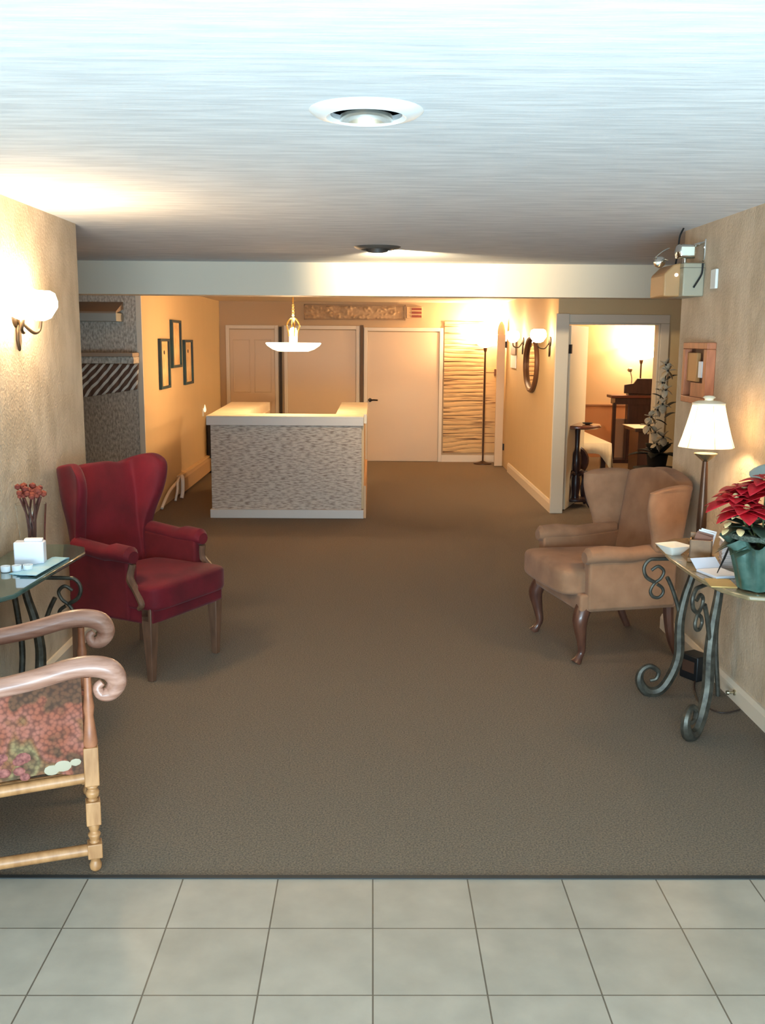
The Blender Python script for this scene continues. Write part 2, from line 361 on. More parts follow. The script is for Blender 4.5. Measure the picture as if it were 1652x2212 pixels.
# ---------------------------------------------------------------- fireplace niche items on the stone wall
t = thing('stone_ledge', 'short white-fronted ledge with sloping top, high on the grey stone wall', 'ledge')
obj('ledge_top', prism(new(), [(9.4, 2.05), (9.4, 1.985), (9.12, 1.94), (9.12, 1.955)], -3.4, -2.30, 'x'), mat('ledge_brown', rgb(150, 128, 108), .6), t, smooth=False)
obj('ledge_front', B(-3.4, -2.30, 9.12, 9.4, 1.87, 1.945), mat('ledge_front_blue', rgb(158, 160, 154), .6), t, bevel=.004)
t = thing('mantel_shelf', 'grey stone mantel shelf above the striped slanting screen', 'mantel')
obj('shelf', B(-3.4, -2.165, 9.12, 9.4, 1.555, 1.59), mat('mantel_tan', rgb(160, 138, 118), .6), t, bevel=.005)
obj('moulding', B(-3.4, -2.165, 9.16, 9.4, 1.49, 1.555), stonem, t, bevel=.01)
bm = new(); N, K = 60, 12; V = {}
for i in range(N+1):
    for k in range(K+1):
        u = i/N; v = k/K; x0 = -3.05+.93*u; zb = 1.165 + .10*max(0, (u-.3)/.7)
        x = x0 + .0*v; xx = x - .22*(v)*(1-u); z = zb + (1.485-zb)*v
        V[i, k] = bm.verts.new((xx, 9.150 - .10*(1-v) + .008*math.sin(u*70), z))
for i in range(N):
    for k in range(K): bm.faces.new((V[i, k], V[i+1, k], V[i+1, k+1], V[i, k+1]))
zm = bpy.data.materials.new('striped_cloth'); zm.use_nodes = True; nt = zm.node_tree; b = nt.nodes['Principled BSDF']
tc = nt.nodes.new('ShaderNodeTexCoord'); mp = nt.nodes.new('ShaderNodeMapping'); wv = nt.nodes.new('ShaderNodeTexWave'); r = nt.nodes.new('ShaderNodeValToRGB')
mp.inputs['Rotation'].default_value = (0, math.radians(-38), 0); wv.inputs['Scale'].default_value = 5.5; wv.inputs['Distortion'].default_value = 3.2; wv.inputs['Detail Scale'].default_value = .8
r.color_ramp.elements[0].position = .62; r.color_ramp.elements[0].color = rgb(92, 68, 56); r.color_ramp.elements[1].position = .75; r.color_ramp.elements[1].color = rgb(206, 206, 200)
nt.links.new(tc.outputs['Object'], mp.inputs[0]); nt.links.new(mp.outputs[0], wv.inputs['Vector']); nt.links.new(wv.outputs['Fac'], r.inputs[0]); nt.links.new(r.outputs[0], b.inputs['Base Color']); b.inputs['Roughness'].default_value = .7
o = obj('striped_screen', bm, zm); s = o.modifiers.new('s', 'SOLIDIFY'); s.thickness = .015
tag(o, 'brown and white striped slanting screen under the grey mantel shelf', 'screen')

# ---------------------------------------------------------------- reception desk
t = thing('reception_desk', 'U-shaped reception desk with grey textured front and pale tops', 'desk', (-.825, 9.6, 0))
X0, X1 = -.735, .735
obj('front_panel', B(X0+.005, X1-.01, 0.0, .05, .08, .915), deskfront, t, smooth=False)
obj('front_cap', B(X0-.03, X1+.01, -.035, .30, .905, .985), desktrim, t, bevel=.004)
obj('front_top', B(X0-.03, X1+.01, -.035, .30, .985, .995), desktop, t, bevel=.002)
obj('kick_board', B(X0-.01, X1+.012, -.03, .05, 0, .085), desktrim, t, bevel=.004)
obj('left_counter', prism(new(), [(X0-.03, .30), (X0+.30, .30), (X0+.30, 1.0), (X0+.36, 2.15), (X0-.09, 2.15)], .90, .995), desktop, t, smooth=False)
obj('left_side_panel', B(X0, X0+.04, .05, 2.1, 0, .90), doorm, t, smooth=False)
obj('right_counter', B(X1-.27, X1+.04, .30, 2.25, .90, .995), desktop, t, bevel=.004)
obj('right_side_panel', B(X1-.04, X1+.012, .05, 2.2, 0, .905), mat('desk_side_cream', rgb(214, 178, 132), .55), t, smooth=False)
obj('side_kick_board', B(X1+.012, X1+.035, .0, 2.2, 0, .32), mat('desk_kick_tan', rgb(204, 158, 112), .5), t, smooth=False)
obj('work_surface', B(X0+.04, X1-.04, .30, .8, .70, .73), desktop, t, smooth=False)
obj('end_panel', B(X0+.32, X0+.36, 1.0, 2.14, .0, .90), doorm, t, smooth=False)
tag(obj('telephone', prism(new(), [(0, .73), (.2, .73), (.2, .80), (0, .87)], -.09, .09, 'x'), mat('phone_dark', rgb(60, 32, 28), .4), bevel=.01, loc=(-1.12, 10.3, .06)), 'dark phone on the work surface inside the reception desk', 'telephone')
tag(obj('filing_cabinet', B(-2.14, -1.76, 12.95, 13.5, 0, .72), mat('cabinet_dark', rgb(44, 38, 34), .6), bevel=.005), 'dark low cabinet against the passage wall behind the reception desk', 'cabinet')
t = thing('night_light', 'small cream plug-in night light on the wall left of the reception desk', 'night light', (-2.16, 12.75, .80))
obj('plate', B(0, .012, -.035, .035, -.05, .05), whitepl, t, bevel=.003)
obj('flame_bulb', lathe(new(), [(.002, 0), (.014, .015), (.016, .04), (.008, .075), (.001, .1)], (.03, 0, .0)), emat('night_glow', (1, .8, .55, 1), 1.2), t)

# baseboard heater on the passage left wall with white pipes at its near end
t = thing('baseboard_heater', 'long tan baseboard heater along the left passage wall', 'heater')
obj('cover', prism(new(), [(-2.16, .03), (-2.16, .21), (-2.13, .21), (-2.09, .185), (-2.09, .05)], 10.95, 12.94, 'y') if False else loft(new(), [[(x, y, z) for x, z in [(-2.16, .02), (-2.16, .21), (-2.125, .21), (-2.095, .18), (-2.095, .03)]] for y in (10.95, 12.94)]), mat('heater_tan', rgb(196, 164, 126), .5), t, smooth=False)
obj('lit_top', B(-2.16, -2.11, 10.95, 12.94, .21, .225), mat('heater_lit_top', rgb(226, 196, 150), .45), t, smooth=False)  # light falling on the heater's top, put into this strip's paler colour
bm = new()
tube(bm, smooth_path([(-2.12, 10.93, .20), (-2.08, 10.85, .235), (-2.06, 10.78, .20), (-2.06, 10.76, .08), (-2.07, 10.74, .01)]), .02, 8)
tube(bm, smooth_path([(-2.12, 10.93, .21), (-2.10, 10.70, .20), (-2.09, 10.62, .12), (-2.10, 10.55, .01)]), .013, 8)
tube(bm, smooth_path([(-2.13, 10.9, .18), (-2.12, 10.4, .15), (-2.12, 10.1, .08), (-2.13, 10.0, .02)]), .016, 8)
obj('end_pipes', bm, mat('pipe_white', rgb(222, 212, 200), .45), t)

# pictures
def picture(y0, y1, z0, z1, label, dotz=None):
    t = thing('picture_frame', label, 'picture', (-2.16, (y0+y1)/2, z0), 0, 'three narrow frames on the passage wall')
    hw = (y1-y0)/2; h = z1-z0; e = .055; fz = .028; bm = new()
    for q in ((-hw, hw, 0, fz), (-hw, hw, h-fz, h), (-hw, -hw+e, fz, h-fz), (hw-e, hw, fz, h-fz)): box(bm, 0, .03, q[0], q[1], q[2], q[3])
    obj('frame', bm, mat('frame_teal_black', rgb(28, 36, 42), .4, col2=rgb(24, 64, 68), nscale=4), t, smooth=False)
    obj('artwork', B(0, .012, -hw+e, hw-e, fz, h-fz), mat('art_cream', rgb(226, 196, 146), .6, col2=rgb(200, 160, 108), nscale=8), t, smooth=False)
    if dotz: obj('motif', lathe(new(), [(.001, .018), (.02, .0165), (.02, .012)], (0, .0, dotz), 12, 'x'), darkm, t)
picture(10.18, 10.66, 1.21, 1.72, 'lower narrow dark-framed picture nearest the camera on the yellow wall', .37)
picture(10.80, 11.32, 1.41, 1.92, 'highest and middle of three narrow dark-framed pictures on the yellow wall')
picture(11.50, 12.02, 1.20, 1.71, 'lower narrow dark-framed picture farthest along the yellow wall', .38)

# ---------------------------------------------------------------- pendant lamp
t = thing('pendant_lamp', 'glowing glass bowl pendant lamp hanging over the reception desk', 'pendant lamp', (-.79, 10.1, 0))
brass = mat('brass', rgb(196, 160, 92), .25, .9)
obj('bowl_shade', lathe(new(), [(.001, 1.602), (.15, 1.604), (.21, 1.625), (.262, 1.66), (.278, 1.683), (.268, 1.689), (.2, 1.672), (.05, 1.66), (.001, 1.66)]), bowlm, t)
bm = new(); tube(bm, [(0, 0, 2.08), (0, 0, ZP)], .007, 8)
for k in range(9): 
    z = 1.94+k*.016*1.0
    tube(bm, [(.011*math.cos(a)*(k % 2), .011*math.cos(a)*(1-k % 2), z+.013*math.sin(a)) for a in [2*PI*j/10 for j in range(11)]], .003, 5)
obj('chain', bm, brass, t)
obj('ceiling_rose', lathe(new(), [(.05, ZP), (.05, ZP-.012), (.02, ZP-.03), (.008, ZP-.035)]), brass, t)
bm = new()
for a in (0, PI/2, PI, 3*PI/2):
    c, s = math.cos(a+.3), math.sin(a+.3)
    tube(bm, smooth_path([(0, 0, 1.93), (c*.035, s*.035, 1.915), (c*.065, s*.065, 1.86), (c*.05, s*.05, 1.80), (c*.04, s*.04, 1.75)]), .007, 6)
obj('scroll_arm', bm, brass, t)
obj('glass_column', lathe(new(), [(.035, 1.67), (.04, 1.7), (.04, 1.80), (.03, 1.83), (.008, 1.84)]), bowlm, t)
point('pendant_bulb', (-.79, 10.1, 1.95), 26, WARM, .10)
point('pendant_bulb_lower', (-.79, 10.1, 1.53), 50, WARM, .07)

# ---------------------------------------------------------------- torchieres
def torchiere(x, y, zb, r, h, label, m, power, pole_m, name='floor_lamp', lift=.12):
    t = thing(name, label, 'floor lamp', (x, y, 0))
    obj('base', lathe(new(), [(.13, 0), (.13, .015), (.05, .03), (.015, .045)]), pole_m, t)
    obj('pole', lathe(new(), [(.012, .03), (.012, zb-.06), (.02, zb-.05), (.03, zb)]), pole_m, t)
    obj('lamp_shade', lathe(new(), [(.02, zb), (r*.5, zb+h*.18), (r*.9, zb+h*.6), (r, zb+h), (r*.97, zb+h), (r*.86, zb+h*.64), (r*.45, zb+h*.26), (.001, zb+h*.1)]), m, t)
    point('torchiere_bulb', (x, y, zb+h+lift), power, WARMP, .07)
    return t
polem = mat('pole_bronze', rgb(86, 62, 48), .35, .6)
torchiere(1.575, 14.05, 1.63, .17, .13, 'floor lamp with thin dark pole and glowing bowl at the far end', torchm, 120, polem)
torchiere(3.95, 14.75, 1.465, .33, .19, 'tall floor lamp with wide glowing bowl in the side room', torchm, 58, polem)

# ---------------------------------------------------------------- wall sconces
bronze = mat('sconce_bronze', rgb(70, 58, 44), .4, .7)
def sconce(x, y, z, side, label, gm, globes, group, r=.07, off=.13):
    t = thing('wall_sconce', label, 'wall lamp', (x, y, z), 0, group)
    obj('back_plate', lathe(new(), [(.05, 0), (.048, side*.012), (.02, side*.02), (.001, side*.022)], (0, 0, -.06), 20, 'x'), bronze, t)
    bm = new(); prism(bm, [(0, -.22), (.022, -.17), (.02, -.12), (0, -.08), (-.02, -.12), (-.022, -.17)], side*.004, side*.02, 'x')
    obj('leaf_drop', bm, bronze, t, bevel=.006)
    for g in globes:
        obj('arm', tube(new(), smooth_path([(side*.015, 0, -.07), (side*.06, g*.5, -.13), (side*(off-.01), g, -.12), (side*off, g, -.075)]), .008, 8), bronze, t)
        obj('globe_shade', lathe(new(), [(.02, -.075), (r*.6, -.062), (r*.98, -.015), (r, .015), (r*.86, .05), (r*.6, .062), (.001, .064)], (side*off, g, 0), 24), gm, t)
    return t
sconce(-1.65, 4.70, 1.87, 1, 'double glass wall sconce glowing on the left wall above the glass table', globem, (-.14, .10), None, .08, .085)
sconce(1.83, 10.35, 1.78, -1, 'nearer single glowing globe sconce on the right passage wall', globe2, (0,), None, .085)
sconce(1.83, 12.2, 1.78, -1, 'farther glowing globe sconce on the right passage wall, past the oval mirror', globe2, (0,), None, .08)
t = thing('oval_mirror', 'tall oval mirror with dark wooden rim on the right passage wall', 'mirror', (1.83, 11.45, 1.47))
bm = new(); pts = [(-.02, .42*math.cos(a), .30*math.sin(a)) for a in [2*PI*k/40 for k in range(41)]]
tube(bm, pts, .03, 8); obj('frame', bm, mat('mirror_rim', rgb(104, 70, 48), .4), t)
bm = new(); loft(bm, [[(xx, .41*math.cos(a), .29*math.sin(a)) for a in [2*PI*k/40 for k in range(40)]] for xx in (-.004, -.014)]); obj('glass', bm, mat('mirror_glass', rgb(210, 200, 186), .05, 1), t, smooth=False)
t = thing('wall_notice', 'small bright white notice under a dark holder on the right passage wall', 'notice', (1.83, 13.0, 1.38))
obj('paper', B(-.012, 0, -.22, .22, .0, .16), whitep, t, smooth=False)
obj('holder', B(-.016, 0, -.22, .22, .17, .36), mat('holder_brown', rgb(112, 84, 64), .6), t, smooth=False)

# ---------------------------------------------------------------- emergency light
t = thing('emergency_light', 'grey emergency light box with chrome lamp heads at the right wall corner', 'emergency light', (1.78, 5.62, 1.96))
obj('housing', B(-.115, 0, -.16, .16, 0, .175), grayp, t, bevel=.008)
obj('lid_seam', B(-.117, -.0, -.162, .162, .148, .152), mat('seam', rgb(120, 114, 100), .6), t, smooth=False)
obj('end_cover', prism(new(), [(-.20, 0), (-.108, 0), (-.108, .18), (-.15, .17), (-.20, .12)], -.10, .17, 'y'), tanp, t, bevel=.01)
obj('indicator_lamp', lathe(new(), [(.001, -.012), (.009, -.008), (.010, 0)], (-.135, -.10, .115), 12, 'y'), emat('indicator', (1, .9, .75, 1), 1.2), t)
bm = new(); loft(bm, [[(x*s-.10, y, z*s2+.235) for x, z in [(-.045, -.035), (.045, -.035), (.052, 0), (.045, .035), (-.045, .035), (-.052, 0)]] for y, s, s2 in ((-.17, .8, .8), (-.15, 1.05, 1.05), (-.10, 1, 1), (-.03, .5, .5))])
hd = obj('lamp_head', bm, chrome, t, bevel=.006)
obj('lens', B(-.135, -.065, -.175, -.168, .212, .258), mat('lens', rgb(235, 240, 225), .15, coat=.4), hd, bevel=.004)
obj('neck', lathe(new(), [(.016, .172), (.011, .185), (.011, .21)], (-.09, -.09, 0), 12), chrome, t)
bm = new(); lathe(bm, [(.001, -.05), (.028, -.035), (.032, -.01), (.02, .02), (.001, .03)], (-.20, 0.02, .19), 16, 'y')
hd = obj('lamp_head', bm, chrome, t)
obj('guard_wire', tube(new(), smooth_path([(-.155, 0, .20), (-.215, .0, .215), (-.235, .0, .205), (-.19, .0, .245), (-.15, 0, .265)]), .003, 6), chrome, t)
bm = new(); tube(bm, [(-.06, -.10, .265), (.0, -.14, .285)], .009, 8); tube(bm, smooth_path([(.0, -.15, .30), (-.002, -.15, .28), (-.004, -.15, .20), (-.012, -.155, .185)]), .006, 8)
obj('wall_bracket', bm, chrome, t)
obj('cord', tube(new(), smooth_path([(-.016, -.168, .172), (-.018, -.172, .13), (-.025, -.172, .105), (-.045, -.172, .07), (-.06, -.172, .045)]), .005, 8), blackm, t)
obj('cable', tube(new(), smooth_path([(-.1, .05, .17), (-.085, .06, .25), (-.08, .06, .33), (-.06, .06, .378)]), .005, 8), blackm, t)
tag(obj('wall_plate', B(1.765, 1.78, 5.24, 5.32, 1.99, 2.09), whitepl, bevel=.004), 'thin white plate on the right wall beside the emergency light', 'wall plate')

# shadow box frame on right wall
t = thing('wooden_wall_box', 'reddish wooden box frame hung on the right wall above the table lamp', 'wall box', (1.78, 5.40, 1.39))
bm = new()
for q in ((-.2, .2, 0, .035), (-.2, .2, .29, .325), (-.2, -.15, .035, .29), (.16, .2, .035, .29)): box(bm, -.05, 0, q[0], q[1], q[2], q[3])
obj('frame', bm, woodred, t, bevel=.004)
obj('backing', B(-.012, 0, -.15, .16, .035, .29), mat('wall_box_back', rgb(84, 52, 38), .6), t, smooth=False)
obj('lower_panel', B(-.03, -.012, -.15, .10, .035, .11), woodred, t, smooth=False)
obj('door_panel', B(-.035, -.012, .0, .16, .115, .27), mat('box_gold', rgb(178, 130, 78), .5), t, bevel=.003)
obj('paper_slip', B(-.04, -.02, -.10, -.05, .14, .225), whitep, t, smooth=False)

# ---------------------------------------------------------------- wing chairs
def wing_chair(t, W, D, seat, armh, H, fab, fabs, legm, style):
    hw = W/2; yb = D/2
    if style == 'red':
        bm = new(); NU = 26; levels = (.30, .42, .54, .66, .76, .86, .95, H-.03, H-.005)
        WT = [(.30, .0), (.50, .0), (.66, .01), (.78, .06), (.88, .12), (.98, .16), (H-.03, .16), (H, .13)]
        def pt(u, z, off):
            sgn = 1 if u >= 0 else -1; q = abs(u); w0 = lerp(WT, z); rc = .09
            lx = hw-.01+(.02 if z > .8 else 0)
            if q < .5: x, y, nx, ny = q/.5*(lx-rc), 0, 0, 1
            elif q < .7:
                A = (q-.5)/.2*PI/2; x, y, nx, ny = lx-rc+rc*math.sin(A), -rc+rc*math.cos(A), math.sin(A), math.cos(A)
            else:
                k = (q-.7)/.3; x, y, nx, ny = lx+.05*k*k*max(0, (z-.6)/.45), -rc-w0*k, 1, 0
            ear = .045*max(0, (q-.35)/.65)**1.2 - .02*math.exp(-((q-.45)/.15)**2)
            if q > .88: ear -= .05*((q-.88)/.12)**2
            zz = z + (ear if z > .9 else 0)
            return (sgn*(x+nx*off), yb-.0+(z-.4)*.14+y+ny*off, zz)
        O = [[bm.verts.new(pt(-1+2*i/NU, z, .0)) for i in range(NU+1)] for z in levels]
        I = [[bm.verts.new(pt(-1+2*i/NU, z, -.075 if z < 1.0 else -.06)) for i in range(NU+1)] for z in levels]
        K = len(levels)-1
        for k in range(K):
            for i in range(NU):
                bm.faces.new((O[k][i], O[k][i+1], O[k+1][i+1], O[k+1][i])); bm.faces.new((I[k][i+1], I[k][i], I[k+1][i], I[k+1][i+1]))
            for i in (0, NU): bm.faces.new((O[k][i], O[k+1][i], I[k+1][i], I[k][i]))
        for k in (0, K):
            for i in range(NU): bm.faces.new((O[k][i], O[k][i+1], I[k][i+1], I[k][i]))
        obj('backrest', bm, fab, t, sub=2)
    # backrest
    rings = []
    for z, s in ((.30, 1), (.5, 1), (.75, 1.0), (.95, 1.02), (H-.03, .98), (H, .86)):
        y = yb-.10 + (z-.4)*.16; w_ = (hw-.02)*s; cr = .0 if z < .9 else (.03 if z < H-.02 else .05)
        ft = [(x*w_, y - .0 + .03*(1-x*x), z + cr*(1-x*x)) for x in (-1, -.6, -.2, .2, .6, 1)]
        bk = [(x*w_, y + .10 + .03*(1-x*x), z + cr*(1-x*x)) for x in (1, .6, .2, -.2, -.6, -1)]
        rings.append(ft+bk)
    if style != 'red': obj('backrest', loft(new(), rings), fab, t, sub=2)
    wt = [(.40, .05), (.62, .05), (.72, .07), (.84, .14), (.93, .18), (H-.06, .16), (H, .08)] if style == 'red' else [(.40, .16), (.60, .17), (.70, .2), (.82, .27), (.92, .30), (H-.03, .27), (H, .15)]
    for s in ((-1, 1) if style != 'red' else ()):
        rings = []
        for z in (.60, .62, .68, .76, .86, .94, H-.05, H-.01):
            y = yb-.04 + (z-.4)*.16; wd = lerp(wt, z); fl = (.02+.07*max(0, z-.6)/.4)
            x0, x1 = s*(hw-.045), s*(hw+.02)
            rings.append([(x0, y, z), (x1, y+.02, z), (x1+s*fl*.5, y-wd*.5, z), (x1+s*fl, y-wd, z-.0), (x0+s*fl, y-wd, z), (x0+s*fl*.4, y-wd*.5, z)])
        obj('wing', loft(new(), rings), fabs if s < 0 and style == 'red' else fab, t, sub=2)
    # arms with side panels
    af = -D/2 + (.13 if style == 'red' else .05)
    for s in (-1, 1):
        bm = new(); x0, x1 = s*(hw-.07), s*(hw+.01)
        zb = .31 if style == 'red' else .30
        loft(bm, [[(x0, y0, zb), (x1, y0, zb), (x1, y0, zt), (x0, y0, zt)] for y0, zt in ((af+.0, armh-.05), (0, armh-.05), (yb-.02, armh-.03))])
        a = obj('arm_panel', bm, fabs, t, bevel=.015)
        rings = []
        for y, k, dz in ((af-.02, .7, -.01), (af, 1, 0), (af+.1, 1.05, .005), (0, .95, -.005), (yb-.06, .9, .02)):
            cx = s*(hw-.02); r = .052*k
            rings.append([(cx+r*1.05*math.cos(q), y, armh-.045+dz+r*.85*math.sin(q)) for q in [2*PI*j/14 for j in range(14)]])
        obj('armrest', loft(new(), rings), fab, t)
        if style == 'red':
            obj('arm_support', tube(new(), smooth_path([(s*(hw-.02), af-.01, armh-.09), (s*(hw-.01), af+.0, armh-.16), (s*(hw+.0), af-.05, armh-.22), (s*(hw+.005), af-.085, armh-.28), (s*(hw), af-.06, armh-.31)]), [.02, .022, .02, .018, .012], 8), woodb, t)
    # seat
    f0 = -D/2
    if style == 'red':
        obj('seat_rail', B(-hw+.005, hw-.005, f0-.005, yb, .30, .41), fab, t, bevel=.02)
        bm = B(-hw-.005, hw+.005, f0-.045, yb-.1, .365, .505); bmesh.ops.subdivide_edges(bm, edges=bm.edges, cuts=3, use_grid_fill=True)
        for v in bm.verts:
            if v.co.z > .49: v.co.z += .025*(1-(v.co.x/hw)**2)*(1-((v.co.y)/(D/2+.05))**2)
        obj('seat_cushion', bm, fab, t, sub=2)
    else:
        obj('seat_rail', B(-hw+.0, hw-.0, f0+.01, yb, .29, .39), fabs, t, bevel=.015)
        bm = B(-hw+.06, hw-.06, f0-.075, yb-.1, .37, .51); bmesh.ops.subdivide_edges(bm, edges=bm.edges, cuts=3, use_grid_fill=True)
        for v in bm.verts:
            if v.co.z > .5: v.co.z += .03*(1-(v.co.x/hw)**2)
            if v.co.y < -D/4: v.co.x *= 1.08; v.co.y -= .02*(1-(v.co.x/hw)**2)
        obj('seat_cushion', bm, fab, t, sub=2)
    # legs
    for s in (-1, 1):
        if style == 'red':
            bm = new(); cx, cy = s*(hw-.035), f0+.03
            loft(bm, [[(cx+a*r, cy+c*r, z) for a, c in ((-1, -1), (1, -1), (1, 1), (-1, 1))] for z, r in ((0, .016), (.30, .03), (.42, .03))])
            obj('leg', bm, legm, t, bevel=.004)
            cx, cy = s*(hw-.04), yb-.03
            obj('leg', loft(new(), [[(cx+a*r, cy+c*r+(.31-z)*.08, z) for a, c in ((-1, -1), (1, -1), (1, 1), (-1, 1))] for z, r in ((0, .016), (.31, .025))]), legm, t, bevel=.004)
        else:
            cx, cy = s*(hw-.045), f0+.05
            P = smooth_path([(cx, cy, .31), (cx+s*.012, cy-.025, .24), (cx+s*.005, cy-.012, .15), (cx-s*.005, cy+.0, .07), (cx, cy-.015, .03), (cx+s*.004, cy-.035, .0)], 4)
            n = len(P); R = [lerp([(0, .045), (.2, .042), (.45, .026), (.72, .018), (.85, .022), (1, .032)], i/(n-1)) for i in range(n)]
            obj('leg', tube(new(), P, R, 12), legm, t)
            cx, cy = s*(hw-.05), yb-.03
            P = smooth_path([(cx, cy, .31), (cx, cy+.01, .2), (cx, cy+.03, .1), (cx, cy+.075, .0)], 4); n = len(P)
            obj('leg', tube(new(), P, [.032-.012*i/(n-1) for i in range(n)], 8), legm, t)
t = thing('wing_chair', 'dark red velvet wing armchair with straight wooden legs, left of the room', 'armchair', (-1.20, 5.20, 0), math.radians(61.7))
wing_chair(t, .60, .55, .50, .69, 1.06, redv, redv2, woodb, 'red')
t = thing('wing_chair', 'tan wing armchair with dark cabriole legs beside the iron console table', 'armchair', (1.31, 5.52, 0), math.radians(-77.5))
wing_chair(t, .70, .58, .50, .64, .98, tanv, tanv, woodd, 'tan')

# ---------------------------------------------------------------- iron console tables
MAIN = [(.061, .69), (.045, .60), (.018, .50), (.0, .37), (.004, .21), (-.03, .10), (-.08, .03), (-.14, .022), (-.18, .07), (-.176, .125), (-.135, .152), (-.092, .125), (-.10, .088), (-.13, .078)]
MAIN = [(a+.0, z) for a, z in MAIN]
SC1 = [(.0, .40), (-.02, .47), (-.05, .55), (-.075, .60)]
SC2 = [(-.122, .565), (-.095, .545), (-.09, .52), (-.11, .498), (-.138, .502), (-.152, .53), (-.135, .567), (-.105, .592), (-.092, .628), (-.12, .652), (-.152, .632)]
SC3 = [(-.132, .572), (-.175, .60), (-.188, .645), (-.165, .682), (-.12, .688), (.03, .688)]
def iron_leg(t, px, py, ang, s=1.0):
    c, sn = math.cos(ang), math.sin(ang)
    def T(P): return smooth_path([(px + c*a, py + sn*a, z) for a, z in P], 5)
    nrm = (-sn, c, 0)
    bm = new()
    P = T(MAIN); n = len(P); tube(bm, P, [lerp([(0, .017), (.3, .026), (.55, .026), (.75, .014), (1, .009)], i/(n-1))*s for i in range(n)], 8, 1.0)
    obj('leg', bm, iron, t)
    bm = new(); P = T(SC1); tube(bm, P, .010*s, 8); P = T(SC2); tube(bm, P, .008*s, 8); P = T(SC3); tube(bm, P, .009*s, 8)
    obj('leg_scroll', bm, iron, t)
    obj('foot_pad', lathe(new(), [(.012, 0), (.016, .006), (.012, .012)], (px - c*.11, py - sn*.11, 0), 12), chrome, t)
def console(t, side, y0, y1, xe, topm, legs):
    xw = side*1.0
    obj('table_top', prism(new(), [(p[0], p[1]) for p in legs['poly']], .735, .755), topm, t, bevel=.006)
    for px, py, ang, s in legs['legs']: iron_leg(t, px, py, ang, s)
    bm = new()
    for a, b_ in legs['rails']: tube(bm, [(a[0], a[1], .715), (b_[0], b_[1], .715)], .010, 8)
    obj('apron_frame', bm, iron, t)
# right table
t = thing('console_table', 'wrought iron console table with scrolled legs and tan top, right wall', 'console table')
poly = [(1.775, 4.86), (1.50, 4.84), (1.375, 4.70), (1.35, 4.4), (1.355, 4.0), (1.385, 3.82), (1.45, 3.70), (1.775, 3.60)]
console(t, 1, 0, 0, 0, tantop, dict(poly=poly, legs=[(1.50, 4.66, 0, 1), (1.49, 4.20, math.radians(45), 1.05), (1.70, 3.95, math.radians(80), 1)],
        rails=[((1.49, 4.66), (1.47, 4.16)), ((1.47, 4.16), (1.69, 3.85)), ((1.69, 3.85), (1.73, 4.66)), ((1.49, 4.66), (1.73, 4.66))]))
obj('leg', tube(new(), smooth_path([(1.70, 4.66, .73), (1.69, 4.66, .5), (1.68, 4.66, .3), (1.71, 4.66, .0)]), .012, 8), iron, t)
# left table
t = thing('console_table', 'glass-topped iron console table with scrolled legs against the left wall', 'console table')
poly = [(-1.645, 4.62), (-1.42, 4.62), (-1.335, 4.56), (-1.30, 4.44), (-1.33, 4.05), (-1.35, 3.68), (-1.45, 3.52), (-1.645, 3.44)]
console(t, -1, 0, 0, 0, greenglass, dict(poly=poly, legs=[(-1.45, 4.22, PI, 1), (-1.50, 3.72, math.radians(115), 1.3)],
        rails=[((-1.42, 4.22), (-1.47, 3.70)), ((-1.47, 3.70), (-1.62, 3.70)), ((-1.42, 4.22), (-1.62, 4.3))]))
obj('leg', tube(new(), smooth_path([(-1.60, 4.3, .73), (-1.57, 4.3, .5), (-1.56, 4.3, .3), (-1.60, 4.3, .0)]), .014, 8), iron, t)

# ---------------------------------------------------------------- table lamp
t = thing('table_lamp', 'lit table lamp with pale bell shade on slim dark stem, right wall', 'table lamp', (1.575, 4.66, .755))
obj('base', lathe(new(), [(.055, 0), (.055, .012), (.03, .025), (.022, .05)]), polem, t)
obj('stem', lathe(new(), [(.020, .04), (.024, .10), (.021, .2), (.015, .36), (.012, .42)]), polem, t)
obj('cup', lathe(new(), [(.012, .405), (.03, .42), (.052, .44), (.054, .444), (.03, .436), (.01, .43)]), mat('cup_pewter', rgb(150, 138, 112), .25, .8), t)
shm = bpy.data.materials.new('lamp_shade_cloth'); shm.use_nodes = True; nt = shm.node_tree; nt.nodes.clear()
out = nt.nodes.new('ShaderNodeOutputMaterial'); df = nt.nodes.new('ShaderNodeBsdfDiffuse'); tr = nt.nodes.new('ShaderNodeBsdfTranslucent'); mxs = nt.nodes.new('ShaderNodeMixShader')
df.inputs[0].default_value = rgb(240, 228, 205); tr.inputs[0].default_value = rgb(250, 236, 206); mxs.inputs[0].default_value = .38
nt.links.new(df.outputs[0], mxs.inputs[1]); nt.links.new(tr.outputs[0], mxs.inputs[2]); nt.links.new(mxs.outputs[0], out.inputs[0])
bm = new(); rings = []
for z, r in ((.475, .128), (.478, .126), (.52, .112), (.58, .095), (.64, .080), (.672, .073)):
    rings.append([(r*(1+.0*(k % 2))*math.cos(2*PI*k/24)*(1+.03*math.cos(6*2*PI*k/24)), r*math.sin(2*PI*k/24)*(1+.03*math.cos(6*2*PI*k/24)), z) for k in range(24)])
loft(bm, rings, cap=False); obj('lamp_shade', bm, shm, t)
bm = new()
for k in range(6):
    a = 2*PI*(k+.5)/6; tube(bm, [(r*math.cos(a)*.975, r*math.sin(a)*.975, z) for z, r in ((.476, .127), (.52, .112), (.58, .095), (.64, .08), (.671, .073))], .0015, 5)
obj('shade_rib', bm, mat('rib_tan', rgb(180, 150, 104), .7), t)
obj('shade_cap', lathe(new(), [(.074, .672), (.076, .68), (.05, .69), (.02, .692), (.02, .70), (.03, .706), (.02, .714), (.001, .716)]), mat('cap_cream', rgb(240, 226, 200), .5), t)
point('table_lamp_bulb', (1.575, 4.66, .755+.56), 12, WARMP, .03)

